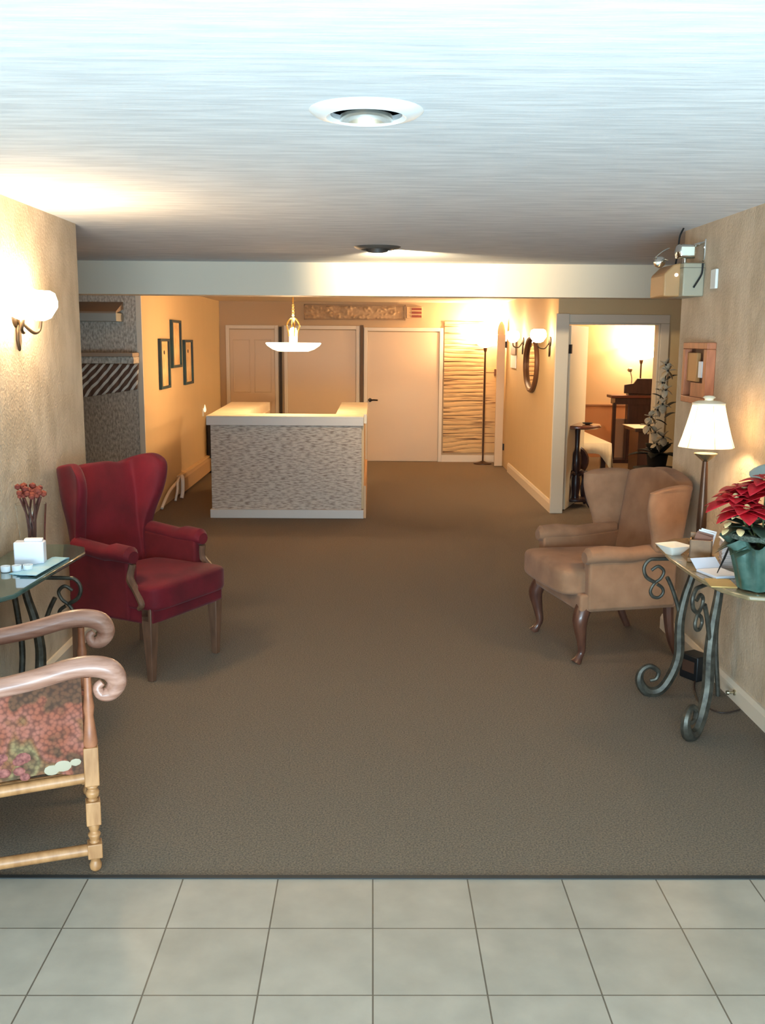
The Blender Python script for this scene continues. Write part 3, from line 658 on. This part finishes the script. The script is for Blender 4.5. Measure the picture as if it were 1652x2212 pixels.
# ---------------------------------------------------------------- things on the right table
TZ = .755
def rings_box(bm, w, d, z0, z1, w2, d2, r=.2):
    def sq(w, d, z): return [(w*math.copysign(abs(math.cos(a))**r, math.cos(a))*.5, d*math.copysign(abs(math.sin(a))**r, math.sin(a))*.5, z) for a in [2*PI*(k+.5)/24 for k in range(24)]]
    return sq(w, d, z0), sq(w2, d2, z1)
bm = new(); a, b_ = rings_box(bm, .05, .05, 0, .045, .125, .125); c, d = rings_box(bm, .115, .115, .043, .012, .045, .045)
loft(bm, [a, b_, c, d]); 
tag(obj('square_bowl', bm, mat('bowl_white', rgb(240, 236, 226), .25, coat=.4), loc=(1.385, 4.46, TZ), rot=(0, 0, .4)), 'small white square bowl at the far corner of the tan console table', 'bowl')
t = thing('card_box', 'open wooden card box on the tan console table beside the white bowl', 'card box', (1.465, 4.32, TZ), -.35)
bm = new(); w_, d_, h_ = .048, .042, .10
box(bm, -w_, w_, -d_, -d_+.006, 0, h_); box(bm, -w_, w_, d_-.006, d_, 0, h_+.02); box(bm, -w_, -w_+.006, -d_, d_, 0, h_); box(bm, w_-.006, w_, -d_, d_, 0, h_); box(bm, -w_, w_, -d_, d_, 0, .006)
obj('box_body', bm, mat('card_box_wood', rgb(122, 84, 46), .5, col2=rgb(146, 104, 60), nscale=12), t, smooth=False)
obj('plinth', B(-w_-.008, w_+.008, -d_-.008, d_+.008, 0, .022), mat('card_box_wood', 0), t, bevel=.004)
for k in range(4):
    o = obj('card', B(-.036, .036, -.0012, .0012, 0, .075), whitep if k > 1 else mat('card_brown', rgb(130, 88, 70), .6), t, smooth=False, loc=(.008*k-.01, -.02+.017*k, .05+.004*k), rot=(-.35+.1*k, .25, .2*k-.2))
t = thing('paper_stack', 'tall stack of folded papers with a white top sheet on the console table', 'paper stack', (1.572, 4.22, TZ), -.2)
bm = new(); z = 0
for k in range(14):
    j = random.uniform(-.003, .003); box(bm, -.05+j, .05+j, -.045-j, .045-j, z, z+.0075); z += .0082
obj('lower_sheets', bm, mat('sheets_gray', rgb(196, 182, 178), .7), t, smooth=False)
o = obj('top_sheet', B(-.055, .055, -.05, .05, 0, .003), whitep, t, loc=(0, 0, z), rot=(0, .05, .05), smooth=False)
t = thing('note_pad', 'white note pad lying before the paper stack on the console table', 'note pad', (1.455, 4.05, TZ), .25)
obj('pad', B(-.06, .06, -.075, .075, 0, .012), mat('pad_white', rgb(210, 214, 226), .6), t, bevel=.003)
obj('cover_flap', B(-.06, .06, -.0015, .0015, 0, .06), mat('pad_white', 0), t, loc=(0, .075, .012), rot=(-.95, 0, 0), smooth=False)
tag(obj('pen', tube(new(), [(1.43, 4.0, TZ+.02), (1.475, 4.05, TZ+.075), (1.51, 4.09, TZ+.125)], [.002, .005, .004], 8), blackm), 'dark pen leaning over the white note pad', 'pen')
tag(obj('highlight', B(-.07, .07, -.05, .05, 0, .004), mat('highlight_tan', rgb(196, 160, 96), .7), loc=(1.41, 3.90, TZ), rot=(0, 0, 1.45), smooth=False), 'tan envelope painted as a thin slab at the near left corner of the console table', 'highlight')  # highlight on the table's corner, drawn as a thin tan slab

# poinsettia
t = thing('potted_poinsettia', 'red poinsettia in a green foil-wrapped pot on the right console table', 'potted plant', (1.53, 3.81, TZ+.006)); t.scale = (1.22, 1.22, 1.15)
foil = mat('green_foil', rgb(52, 84, 74), .3, .25, col2=rgb(92, 116, 106), nscale=14, bump=.5, bscale=18)
bm = new(); rings = []
for z, r, wv_ in ((0, .066, .002), (.05, .076, .004), (.11, .088, .007), (.15, .098, .013), (.17, .112, .02), (.165, .10, .015), (.12, .084, .004)):
    rings.append([((r+wv_*math.sin(k*2*PI*9/72+z*12))*math.cos(2*PI*k/72), (r+wv_*math.sin(k*2*PI*9/72+z*12))*math.sin(2*PI*k/72), z+wv_*.8*math.sin(k*2*PI*7/72)) for k in range(72)])
loft(bm, rings); obj('foil_wrap', bm, foil, t)
obj('soil', lathe(new(), [(.08, .12), (.08, .135), (.001, .14)]), mat('soil', rgb(58, 48, 38), .9, col2=rgb(90, 80, 66), nscale=80), t)
def leaf(bm, base, d, L, W, droop=.3, notch=0, seg=7, twist=0):
    base = Vector(base); d = Vector(d).normalized(); side = d.cross(Vector((0, 0, 1)))
    if side.length < .1: side = Vector((1, 0, 0))
    side.normalize(); upv = side.cross(d); rows = []
    for i in range(seg+1):
        u = i/seg; wv_ = W*math.sin(PI*min(1, u*.92+.06))**.75*(1+notch*math.sin(u*12))*.5
        if i == seg: wv_ = .0012
        c = base + d*L*u + Vector((0, 0, -droop*L*u*u)) + upv*.0
        rows.append([bm.verts.new(c - side*wv_ + upv*wv_*.25), bm.verts.new(c), bm.verts.new(c + side*wv_ + upv*wv_*.25)])
    for a, b_ in zip(rows, rows[1:]):
        for k in (0, 1): bm.faces.new((a[k], a[k+1], b_[k+1], b_[k]))
bm = new()
for k in range(46):
    a = random.uniform(0, 2*PI); el = random.uniform(-.2, .5); z = random.uniform(.15, .27)
    leaf(bm, (.05*math.cos(a), .05*math.sin(a), z), (math.cos(a), math.sin(a), el), random.uniform(.06, .10), random.uniform(.055, .075), random.uniform(.2, .6), .08)
o = obj('green_leaves', bm, mat('leaf_dark_green', rgb(34, 48, 38), .55, col2=rgb(48, 64, 48), nscale=20), t); s = o.modifiers.new('s', 'SOLIDIFY'); s.thickness = .001
bm = new(); heads = [(-.085, -.075, .275), (-.095, -.0, .30), (-.05, .05, .325), (.03, -.04, .33), (.06, .05, .34), (.0, .0, .36), (.09, -.06, .31)]
for hx, hy, hz in heads:
    for ring, (n, L, el) in enumerate(((7, .108, .08), (6, .085, .32), (5, .055, .7))):
        off = random.uniform(0, 1)
        for k in range(n):
            a = 2*PI*(k+off)/n + random.uniform(-.15, .15)
            leaf(bm, (hx, hy, hz+.006*ring), (math.cos(a), math.sin(a), el), L*random.uniform(.85, 1.1), L*.52, .35, .06)
o = obj('red_bracts', bm, mat('bract_red', rgb(190, 22, 38), .5, col2=rgb(160, 14, 30), nscale=30), t); s = o.modifiers.new('s', 'SOLIDIFY'); s.thickness = .001
bm = new()
for hx, hy, hz in heads:
    tube(bm, [(0, 0, .13), (hx*.6, hy*.6, .22), (hx, hy, hz)], .003, 6)
obj('stems', bm, mat('stem_green', rgb(90, 100, 60), .6), t)
fm = mat('flower_cream', rgb(230, 206, 150), .6)
for hx, hy, hz in heads:
    obj('flower_center', lathe(new(), [(.004, 0), (.010, .004), (.012, .010), (.006, .018), (.001, .02)], (hx, hy, hz+.008), 8), fm, t)
for k in range(9):
    a = math.radians(random.uniform(185, 290)); r = random.uniform(.09, .125); bm = new()
    leaf(bm, (r*math.cos(a), r*math.sin(a), random.uniform(.20, .275)), (math.cos(a+.6), math.sin(a+.6), -.3), .035, .02, .2)
    o = obj('cream_flower', bm, fm, t); q = o.modifiers.new('s', 'SOLIDIFY'); q.thickness = .001
bm = new(); rings = []
for j in range(40):
    A = 2*PI*j/40; rr = .10; n_ = .75+.6*abs(noise.noise((math.cos(A)*6, math.sin(A)*6, 0)))
    rings.append([((rr+.014*n_*math.cos(q))*math.cos(A), (rr+.014*n_*math.cos(q))*math.sin(A), .185+.012*n_*math.sin(q)) for q in [2*PI*i/8 for i in range(8)]])
rings.append(rings[0]); loft(bm, rings, cap=False)
obj('moss_rim', bm, mat('moss_gray', rgb(96, 104, 92), .9, col2=rgb(60, 70, 60), nscale=120, bump=.8), t)
tag(obj('pale_blue_shape', tube(new(), smooth_path([(1.60, 4.12, TZ), (1.60, 4.12, TZ+.30), (1.61, 4.10, TZ+.40), (1.66, 4.05, TZ+.43)]), [.012]*6+[.02]*6+[.045]*6+[.03], 10), mat('tissue_blue', rgb(176, 200, 204), .6, trans=.3)), 'pale blue translucent shape behind the red poinsettia', 'translucent shape')  # plain bent tube filling a pale shape of unknown identity

# floor things under the right table
t = thing('floor_outlet_box', 'small black box on the carpet below the iron console table', 'outlet box', (1.68, 4.93, 0), .5)
obj('box_body', B(-.05, .05, -.06, .06, 0, .13), blackm, t, bevel=.006); obj('socket_face', B(-.052, -.048, -.04, .04, .04, .10), mat('socket_brown', rgb(70, 48, 38), .5), t, smooth=False)
tag(obj('power_cord', tube(new(), smooth_path([(1.66, 4.86, .006), (1.62, 4.74, .006), (1.585, 4.55, .006), (1.64, 4.42, .006), (1.745, 4.46, .006)]), .004, 8), mat('cord_brown', rgb(48, 34, 28), .5)), 'thin dark cord running over the carpet to the right baseboard', 'cord')
tag(obj('door_stop', lathe(new(), [(.014, 0), (.014, -.006), (.006, -.01), (.006, -.03), (.012, -.032), (.010, -.042), (.001, -.044)], (1.758, 4.57, .05), 14, 'x'), mat('stop_brass', rgb(190, 178, 150), .25, .9)), 'small round metal door stop on the right baseboard', 'door stop')

# ---------------------------------------------------------------- things on the glass table (left)
t = thing('flower_vase', 'clear glass vase of dark red dried flowers on the glass table', 'vase', (-1.50, 4.34, TZ))
gl = mat('clear_glass', (.95, .97, .97, 1), .03, trans=1, ior=1.3)
bm = new(); R0 = [[(r*math.cos(2*PI*k/28), r*math.sin(2*PI*k/28), z) for k in range(28)] for r, z in ((.045, 0), (.052, .02), (.056, .12), (.066, .24), (.063, .24), (.053, .12), (.048, .02), (.01, .012))]
loft(bm, R0); obj('glass_body', bm, gl, t)
bm = new()
for k in range(7):
    a = 2*PI*k/7; tube(bm, smooth_path([(.02*math.cos(a), .02*math.sin(a), .02), (.015*math.cos(a+1), .015*math.sin(a+1), .14), (.045*math.cos(a), .045*math.sin(a), .27)]), .005, 6)
obj('stems', bm, mat('stem_brown', rgb(84, 40, 30), .6), t)
bm = new()
for k in range(44):
    a = random.uniform(0, 6.3); r = .062*math.sqrt(random.random()); c = Vector((r*math.cos(a), r*math.sin(a), .272+random.uniform(0, .045)))
    bmesh.ops.create_icosphere(bm, subdivisions=1, radius=random.uniform(.010, .017), matrix=Matrix.Translation(c))
obj('flower_heads', bm, mat('dried_red', rgb(104, 38, 30), .8, col2=rgb(136, 60, 40), nscale=40), t, smooth=False)
t = thing('tissue_box', 'small white box with white tissue standing in front of the flower vase', 'box', (-1.465, 4.20, TZ), .1)
obj('box_body', B(-.062, .062, -.03, .03, 0, .10), mat('box_white', rgb(226, 228, 238), .5), t, bevel=.006)
obj('tissue', B(-.02, .055, -.015, .015, .10, .113), whitep, t, bevel=.004)
for k in range(5):
    x, y = -1.60+.042*k, 4.02+.012*k
    c = obj('tealight_cup', lathe(new(), [(.015, 0), (.019, .003), (.020, .026), (.017, .026), (.016, .018), (.001, .017)]), mat('cup_white', rgb(228, 234, 240), .3, coat=.3), loc=(x, y, TZ))
    tag(c, ['leftmost small white candle cup in the row on the glass table', 'second small white candle cup from the left on the glass table', 'middle small white candle cup in the row on the glass table', 'second small white candle cup from the right on the glass table', 'rightmost small white candle cup beside the blue leaflets'][k], 'candle cup', 'row of candle cups on the glass table')
t = thing('leaflet_stack', 'fan of light blue leaflets on the right side of the glass table', 'leaflets', (-1.40, 4.16, TZ), -.18)
for k in range(4): obj('leaflet', B(-.035, .035, -.17, .17, 0, .002), mat('leaflet_blue', rgb(140, 196, 222), .35, col2=rgb(180, 212, 222), nscale=14), t, smooth=False, loc=(-.012+.012*k, -.01*k, .0022*k), rot=(0, 0, -.08+.06*k))

# ---------------------------------------------------------------- carved armchair with floral upholstery, foreground left
t = thing('carved_armchair', 'carved wooden armchair with floral needlepoint upholstery at the lower left', 'armchair', (-1.255, 3.205, 0), math.radians(108))
# local: front = -Y (faces +X in the room), +X = away from camera
fl = bpy.data.materials.new('needlepoint_floral'); fl.use_nodes = True; nt = fl.node_tree; b = nt.nodes['Principled BSDF']; b.inputs['Roughness'].default_value = .85
tc = nt.nodes.new('ShaderNodeTexCoord'); v1 = nt.nodes.new('ShaderNodeTexVoronoi'); v1.inputs['Scale'].default_value = 75; n1 = nt.nodes.new('ShaderNodeTexNoise'); n1.inputs['Scale'].default_value = 7; n1.inputs['Detail'].default_value = 2
r1 = nt.nodes.new('ShaderNodeValToRGB'); e = r1.color_ramp.elements; e[0].position = .30; e[0].color = rgb(84, 50, 28); e[1].position = .72; e[1].color = rgb(92, 62, 38)
for p, c in ((.42, rgb(88, 56, 34)), (.46, rgb(132, 70, 48)), (.55, rgb(142, 84, 68)), (.59, rgb(116, 70, 40)), (.66, rgb(124, 106, 70))):
    q = e.new(p); q.color = c
r1.color_ramp.interpolation = 'LINEAR'
r2 = nt.nodes.new('ShaderNodeValToRGB'); r2.color_ramp.elements[0].position = .35; r2.color_ramp.elements[0].color = (1, 1, 1, 1); r2.color_ramp.elements[1].position = .75; r2.color_ramp.elements[1].color = (.3, .28, .24, 1)
m2 = nt.nodes.new('ShaderNodeMix'); m2.data_type = 'RGBA'; m2.blend_type = 'MULTIPLY'; m2.inputs['Factor'].default_value = .75
nt.links.new(tc.outputs['Object'], v1.inputs['Vector']); nt.links.new(tc.outputs['Object'], n1.inputs['Vector']); nt.links.new(n1.outputs['Fac'], r1.inputs[0]); nt.links.new(v1.outputs['Distance'], r2.inputs[0])
nt.links.new(r1.outputs[0], m2.inputs['A']); nt.links.new(r2.outputs[0], m2.inputs['B']); nt.links.new(m2.outputs['Result'], b.inputs['Base Color'])
HWC = .29; FY = -.285
ARM = [(.55, .60), (.35, .615), (.12, .635), (-.02, .65), (-.12, .665), (-.23, .690), (-.30, .693), (-.355, .675), (-.375, .635), (-.355, .600), (-.325, .598), (-.315, .622), (-.33, .637)]
for s in (-1, 1):
    P = smooth_path([(s*HWC, y, z) for y, z in ARM], 5); n = len(P)
    R = [lerp([(0, .028), (.45, .034), (.58, .036), (.7, .030), (.85, .018), (1, .012)], i/(n-1)) for i in range(n)]
    obj('arm', tube(new(), P, R, 12), woodarm, t)
    obj('arm_post', lathe(new(), [(.012, .66), (.013, .60), (.018, .56), (.014, .53), (.020, .48), (.024, .44), (.016, .42)], (s*HWC, FY, 0), 16), mat('post_copper_wood', rgb(128, 76, 50), .4, col2=rgb(156, 100, 70), nscale=18), t)
    # front leg: square blocks and turnings
    bm = new()
    for z0, z1 in ((.30, .43), (.165, .245), (.05, .10)): box(bm, s*HWC-.023, s*HWC+.023, FY-.023, FY+.023, z0, z1)
    for prof in ([(.018, .245), (.013, .252), (.021, .262), (.022, .275), (.014, .285), (.02, .292), (.018, .30)], [(.018, .10), (.014, .108), (.018, .12), (.022, .128), (.013, .138), (.018, .15), (.018, .165)], [(.010, 0), (.018, .008), (.020, .022), (.014, .038), (.018, .05)]):
        lathe(bm, prof, (s*HWC, FY, 0), 16)
    obj('leg', bm, woodlight, t, bevel=.003)
    bm = new(); loft(bm, [[(s*HWC+a*.022, .27+dy+c*.022, z) for a, c in ((-1, -1), (1, -1), (1, 1), (-1, 1))] for z, dy in ((0, .07), (.2, .01), (.42, 0), (.7, .03), (1.05, .12))])
    obj('leg', bm, woodlight, t, bevel=.004)
    obj('side_rail', tube(new(), [(s*HWC, FY+.02, .325), (s*HWC, .27, .300)], .019, 10), woodlight, t)
    obj('stretcher', tube(new(), [(s*HWC, FY+.02, .075), (s*HWC, .27, .070)], .019, 10), woodlight, t)
    if s > 0: continue
    rings = []
    for y in (FY+.02, -.15, 0, .15, .27):
        zt = lerp(sorted([(a, c-.025) for a, c in ARM[:6]]), y); x0, x1 = s*(HWC-.012), s*(HWC+.006)
        zb = .345 + .012*math.sin(y*30)
        rings.append([(x0, y, zb), (x1, y, zb), (x1+s*.006, y, (zb+zt)/2), (x1, y, zt), (x0, y, zt), (x0-s*.012, y, (zb+zt)/2)])
    sp_ = obj('side_upholstery', loft(new(), rings), fl, t)
    bm = new()
    for cy, cz, r in ((-.20, .378, .030), (-.238, .385, .022), (-.165, .366, .024)):
        bmesh.ops.create_icosphere(bm, subdivisions=2, radius=1, matrix=Matrix.Translation((s*(HWC+.006), cy, cz)) @ Matrix.Diagonal((.003, r, r*.75, 1)))
    obj('white_flower_motif', bm, mat('motif_white', rgb(158, 146, 124), .9), sp_)
    bm = new()
    for q in range(12):
        cy = -.09 + .03*(q % 6) + random.uniform(-.01, .01); cz = .365 + .05*(q//6) + random.uniform(-.012, .012); r = random.uniform(.016, .026)
        bmesh.ops.create_icosphere(bm, subdivisions=2, radius=1, matrix=Matrix.Translation((s*(HWC+.007), cy, cz)) @ Matrix.Diagonal((.006, r, r*.8, 1)))
    obj('pink_flower_motif', bm, mat('motif_pink', rgb(150, 90, 80), .8, col2=rgb(96, 48, 44), nscale=60), sp_)
obj('front_stretcher', tube(new(), [(-HWC, FY, .20), (HWC, FY, .20)], .015, 10), woodlight, t)
bm = B(-.275, .275, -.30, .26, .36, .45); bmesh.ops.subdivide_edges(bm, edges=bm.edges, cuts=3, use_grid_fill=True)
obj('seat_cushion', bm, fl, t, sub=2)
bm = new(); loft(bm, [[(-.27, .24+d, z), (.27, .24+d, z), (.27, .30+d, z), (-.27, .30+d, z)] for z, d in ((.44, 0), (.7, .03), (1.05, .12))]); obj('backrest', bm, fl, t, bevel=.02)
obj('seat_frame', B(-.28, .28, FY, FY+.03, .33, .38), woodlight, t, bevel=.004)

# ---------------------------------------------------------------- orchid on a stand in the right alcove
t = thing('potted_orchid', 'tall white orchid with dark leaves in a black pot beside the doorway', 'potted plant', (2.455, 8.5, .62))
obj('pot', lathe(new(), [(.05, 0), (.075, .03), (.09, .14), (.095, .145), (.08, .14), (.001, .13)]), mat('pot_black', rgb(22, 22, 20), .8), t)
obj('saucer', lathe(new(), [(.06, -.012), (.19, .02), (.2, .03), (.05, .0)]), mat('pot_black', 0), t)
bm = new()
for k, (a, L, el, dr) in enumerate(((3.2, .24, .35, .3), (2.6, .2, .7, .4), (.1, .2, .3, .4), (.8, .24, .8, .3), (4.2, .22, .6, .5), (5.2, .22, .5, .4), (2.0, .2, 1.1, .3), (3.6, .18, 1.2, .4), (.4, .17, 1.4, .2), (5.8, .2, 1.5, .3))):
    leaf(bm, (0, 0, .13), (math.cos(a), math.sin(a), el), L*1.15, .11, dr)
o = obj('green_leaves', bm, mat('orchid_leaf', rgb(26, 30, 26), .7), t); s = o.modifiers.new('s', 'SOLIDIFY'); s.thickness = .003
ST = smooth_path([(0, 0, .14), (-.05, 0, .3), (-.08, 0, .42), (-.03, 0, .55), (.02, 0, .70), (.04, 0, .85), (.05, 0, .96)], 5)
obj('stem', tube(new(), ST, .006, 6), mat('orchid_stem', rgb(60, 62, 48), .6), t)
bm = new(); bm3 = new()
for i, (x, z, s_) in enumerate(((-.02, .24, .07), (.03, .30, .08), (-.04, .34, .075), (-.10, .40, .08), (-.08, .47, .07), (-.03, .53, .06), (.01, .58, .08), (.03, .70, .07), (.0, .76, .06), (.04, .86, .08), (.02, .91, .07))):
    for p in range(5):
        a = 2*PI*p/5 + i; leaf(bm, (x, -.03, z), (math.cos(a), -.35, math.sin(a)), s_, s_*.8, .1)
    bm2 = new(); bmesh.ops.create_icosphere(bm2, subdivisions=1, radius=.011, matrix=Matrix.Translation((x, -.045, z))); obj('flower_center', bm2, darkm, t)
for i, (x, z) in enumerate(((.05, .46), (.07, .40), (.06, .55), (.03, .62), (.05, .78), (.06, .66))):
    leaf(bm3, (x, .01, z), (.6*(-1)**i, .1, .5), .13, .07, .3); 
o = obj('white_flowers', bm, mat('orchid_white', rgb(216, 204, 180), .6), t); s = o.modifiers.new('s', 'SOLIDIFY'); s.thickness = .002
o = obj('upper_leaves', bm3, mat('orchid_leaf2', rgb(34, 44, 48), .45), t); s = o.modifiers.new('s', 'SOLIDIFY'); s.thickness = .002
t = thing('plant_stand', 'tan round plant stand beneath the white orchid', 'plant stand', (2.455, 8.5, 0))
obj('top', lathe(new(), [(.12, .585), (.12, .605), (.001, .605)]), mat('stand_tan', rgb(146, 112, 82), .5), t)
for k in range(3):
    a = 2*PI*k/3; obj('leg', tube(new(), [(.07*math.cos(a), .07*math.sin(a), .59), (.13*math.cos(a), .13*math.sin(a), 0)], .012, 8), mat('stand_tan', 0), t)

# ---------------------------------------------------------------- side room
dl = struct('door_5', B(0, .89, -.018, .018, .01, 1.88), mat('door_white_paint', rgb(244, 232, 204), .5), smooth=False, loc=(1.975, 10.12, 0), rot=(0, 0, math.radians(67)))
obj('hinge', B(-.01, .03, -.03, .0, 1.60, 1.69), mat('hinge_dark', 0) if 'hinge_dark' in MATS else darkm, dl, smooth=False)
t = thing('pedestal_table', 'round dark wood pedestal table just inside the side room doorway', 'table', (2.16, 10.42, 0))
obj('table_top', lathe(new(), [(.001, .868), (.23, .866), (.24, .855), (.24, .84), (.20, .825), (.08, .815), (.001, .815)]), mat('table_reddish', rgb(112, 62, 46), .25, col2=rgb(132, 76, 56), nscale=8, coat=.4), t)
obj('column', lathe(new(), [(.03, .82), (.026, .75), (.024, .62), (.03, .58), (.045, .54), (.05, .45), (.04, .38), (.03, .34), (.045, .30), (.05, .2), (.035, .12), (.04, .08)]), maho, t)
for k in range(4):
    a = PI/4+PI/2*k; c, s = math.cos(a), math.sin(a)
    obj('leg', tube(new(), smooth_path([(c*.03, s*.03, .34), (c*.10, s*.10, .36), (c*.15, s*.15, .28), (c*.13, s*.13, .18), (c*.15, s*.15, .08), (c*.19, s*.19, .015)]), .024, 8), maho, t)
obj('lower_shelf', lathe(new(), [(.14, .06), (.15, .07), (.15, .085), (.001, .09)]), maho, t)
tag(obj('small_dish', lathe(new(), [(.02, 0), (.05, .008), (.055, .018), (.04, .012), (.001, .01)], (2.25, 10.38, .868), 20), darkm), 'small dark dish at the right edge of the round pedestal table', 'dish')
t = thing('side_chair', 'dark carved chair with round back beneath the cloth-covered table', 'chair', (2.20, 10.78, 0))
bm = new(); lathe(bm, [(.001, -.02), (.15, -.02), (.17, 0), (.15, .02), (.001, .02)], (0, 0, .44), 28, 'y'); obj('backrest', bm, maho, t)
for sx in (-.12, .12):
    for sy in (-.0, .25):
        obj('leg', lathe(new(), [(.014, 0), (.02, .02), (.013, .08), (.022, .14), (.015, .2), (.018, .30)], (sx, sy, 0), 12), maho, t)
obj('seat', B(-.16, .16, -.02, .3, .28, .33), maho, t, bevel=.01)
# cloth table
t = thing('dining_table', 'low table under the white tablecloth in the side room', 'table', (0, 0, 0))
obj('table_top', B(1.96, 2.66, 11.05, 12.5, .56, .595), maho, t, smooth=False)
for x in (2.02, 2.60):
    for y in (11.12, 12.4): obj('leg', loft(new(), [[(x+a*.025, y+c*.025, z) for a, c in ((-1, -1), (1, -1), (1, 1), (-1, 1))] for z in (0, .56)]), maho, t, smooth=False)
bm = new(); N = 28; grid = {}
X0c, X1c, Y0c, Y1c = 1.95, 2.67, 11.03, 12.52
loft(bm, [[(X0c, Y0c, .598), (X1c, Y0c, .598), (X1c, Y1c, .598), (X0c, Y1c, .598)], [(X0c, Y0c, .606), (X1c, Y0c, .606), (X1c, Y1c, .606), (X0c, Y1c, .606)]])
# front skirt with corner drop
def skirt(pts, nx, ny):
    top = []; bot = []
    for i, (x, y, dz) in enumerate(pts):
        o_ = .012*math.sin(i*1.7)
        top.append(bm.verts.new((x, y, .604))); bot.append(bm.verts.new((x+nx*(.03+o_), y+ny*(.03+o_), .604-dz)))
    for i in range(len(pts)-1): bm.faces.new((top[i], top[i+1], bot[i+1], bot[i]))
n = 20; skirt([(X0c+(X1c-X0c)*i/n, Y0c, .11+(.20*max(0, (i/n-.78)/.22)**1.3)) for i in range(n+1)], 0, -1)
skirt([(X1c, Y0c+(Y1c-Y0c)*i/n, .31-.2*min(1, i/n*3)) for i in range(n+1)], 1, 0)
o = obj('tablecloth', bm, linen); s = o.modifiers.new('s', 'SOLIDIFY'); s.thickness = .003
tag(o, 'cream tablecloth with drooping corner on the low side room table', 'tablecloth')
t = thing('candle_holder', 'small cream candle on a green base on the cream tablecloth', 'candle', (2.42, 11.9, .61))
obj('base', lathe(new(), [(.05, 0), (.05, .008), (.02, .012)]), mat('base_green', rgb(120, 116, 70), .5), t); obj('candle', lathe(new(), [(.02, .01), (.02, .09), (.001, .092)]), mat('candle_cream', rgb(236, 216, 170), .5), t)
# lectern
t = thing('lectern', 'dark wooden lectern desk with tall centre panel in the side room', 'lectern', (3.84, 14.35, 0))
obj('centre_panel', B(-.17, .16, -.05, .10, 0.0, 1.06), maho, t, bevel=.01)
obj('crown_board', prism(new(), [(-.24, 1.0), (.26, .98), (.33, 1.13), (.19, 1.13), (.19, 1.21), (-.06, 1.21), (-.11, 1.14), (-.24, 1.12)], -.09, -.05, 'y'), maho, t, bevel=.005)
obj('desk_top', B(-.42, .25, -.1, .22, .93, .97), mat('lectern_red', rgb(100, 54, 40), .35), t, bevel=.008)
obj('apron', B(-.36, .22, -.07, .2, .84, .93), maho, t, smooth=False)
for x in (-.36, .23): obj('leg', B(x-.022, x+.022, -.06, .0, 0, .86), maho, t, smooth=False)
obj('back_board', B(-.34, .2, .16, .18, .04, .62), mat('lectern_board', rgb(176, 142, 118), .6), t, smooth=False)
obj('plinth', B(-.42, .30, -.12, .22, 0, .05), maho, t, smooth=False)
t = thing('microphone', 'small silver microphone standing on the dark lectern', 'microphone', (3.70, 14.28, 1.14))
obj('stand', tube(new(), smooth_path([(0, 0, 0), (.0, 0, .08), (-.02, 0, .16)]), .008, 8), mat('mic_silver', rgb(190, 180, 160), .3, .7), t); obj('head', lathe(new(), [(.001, -.04), (.03, -.02), (.03, .02), (.001, .04)], (-.03, 0, .19), 16, 'x'), chrome, t)
# desk with papers on the right
t = thing('writing_desk', 'dark wooden desk with a pale runner, right side of the side room', 'desk', (0, 0, 0))
obj('desk_top', B(3.0, 4.1, 11.3, 11.8, .71, .75), maho, t, bevel=.005)
obj('desk_body', B(3.05, 4.05, 11.35, 11.75, .10, .71), maho, t, smooth=False)
obj('leg', B(3.05, 4.05, 11.36, 11.74, 0, .10), maho, t, smooth=False)
tag(obj('table_runner', B(2.98, 3.9, 11.28, 11.82, .751, .757), linen, smooth=False), 'pale runner covering the dark side room desk', 'table runner')
point('side_room_fill', (3.3, 11.0, 2.1), 60, (1, .82, .58), .12)  # fill added to light the open door leaf
t = thing('side_room_fill_lamp', 'added unseen glass ceiling lamp giving fill light in the side room', 'ceiling light', (3.3, 11.0, ZP))
obj('shade', lathe(new(), [(.14, 0), (.14, -.02), (.12, -.06), (.06, -.09), (.001, -.095)]), emat('fill_lamp_glow', (1, .74, .46, 1), 8), t)  # glowing shade added with the fill, unseen above the doorway head
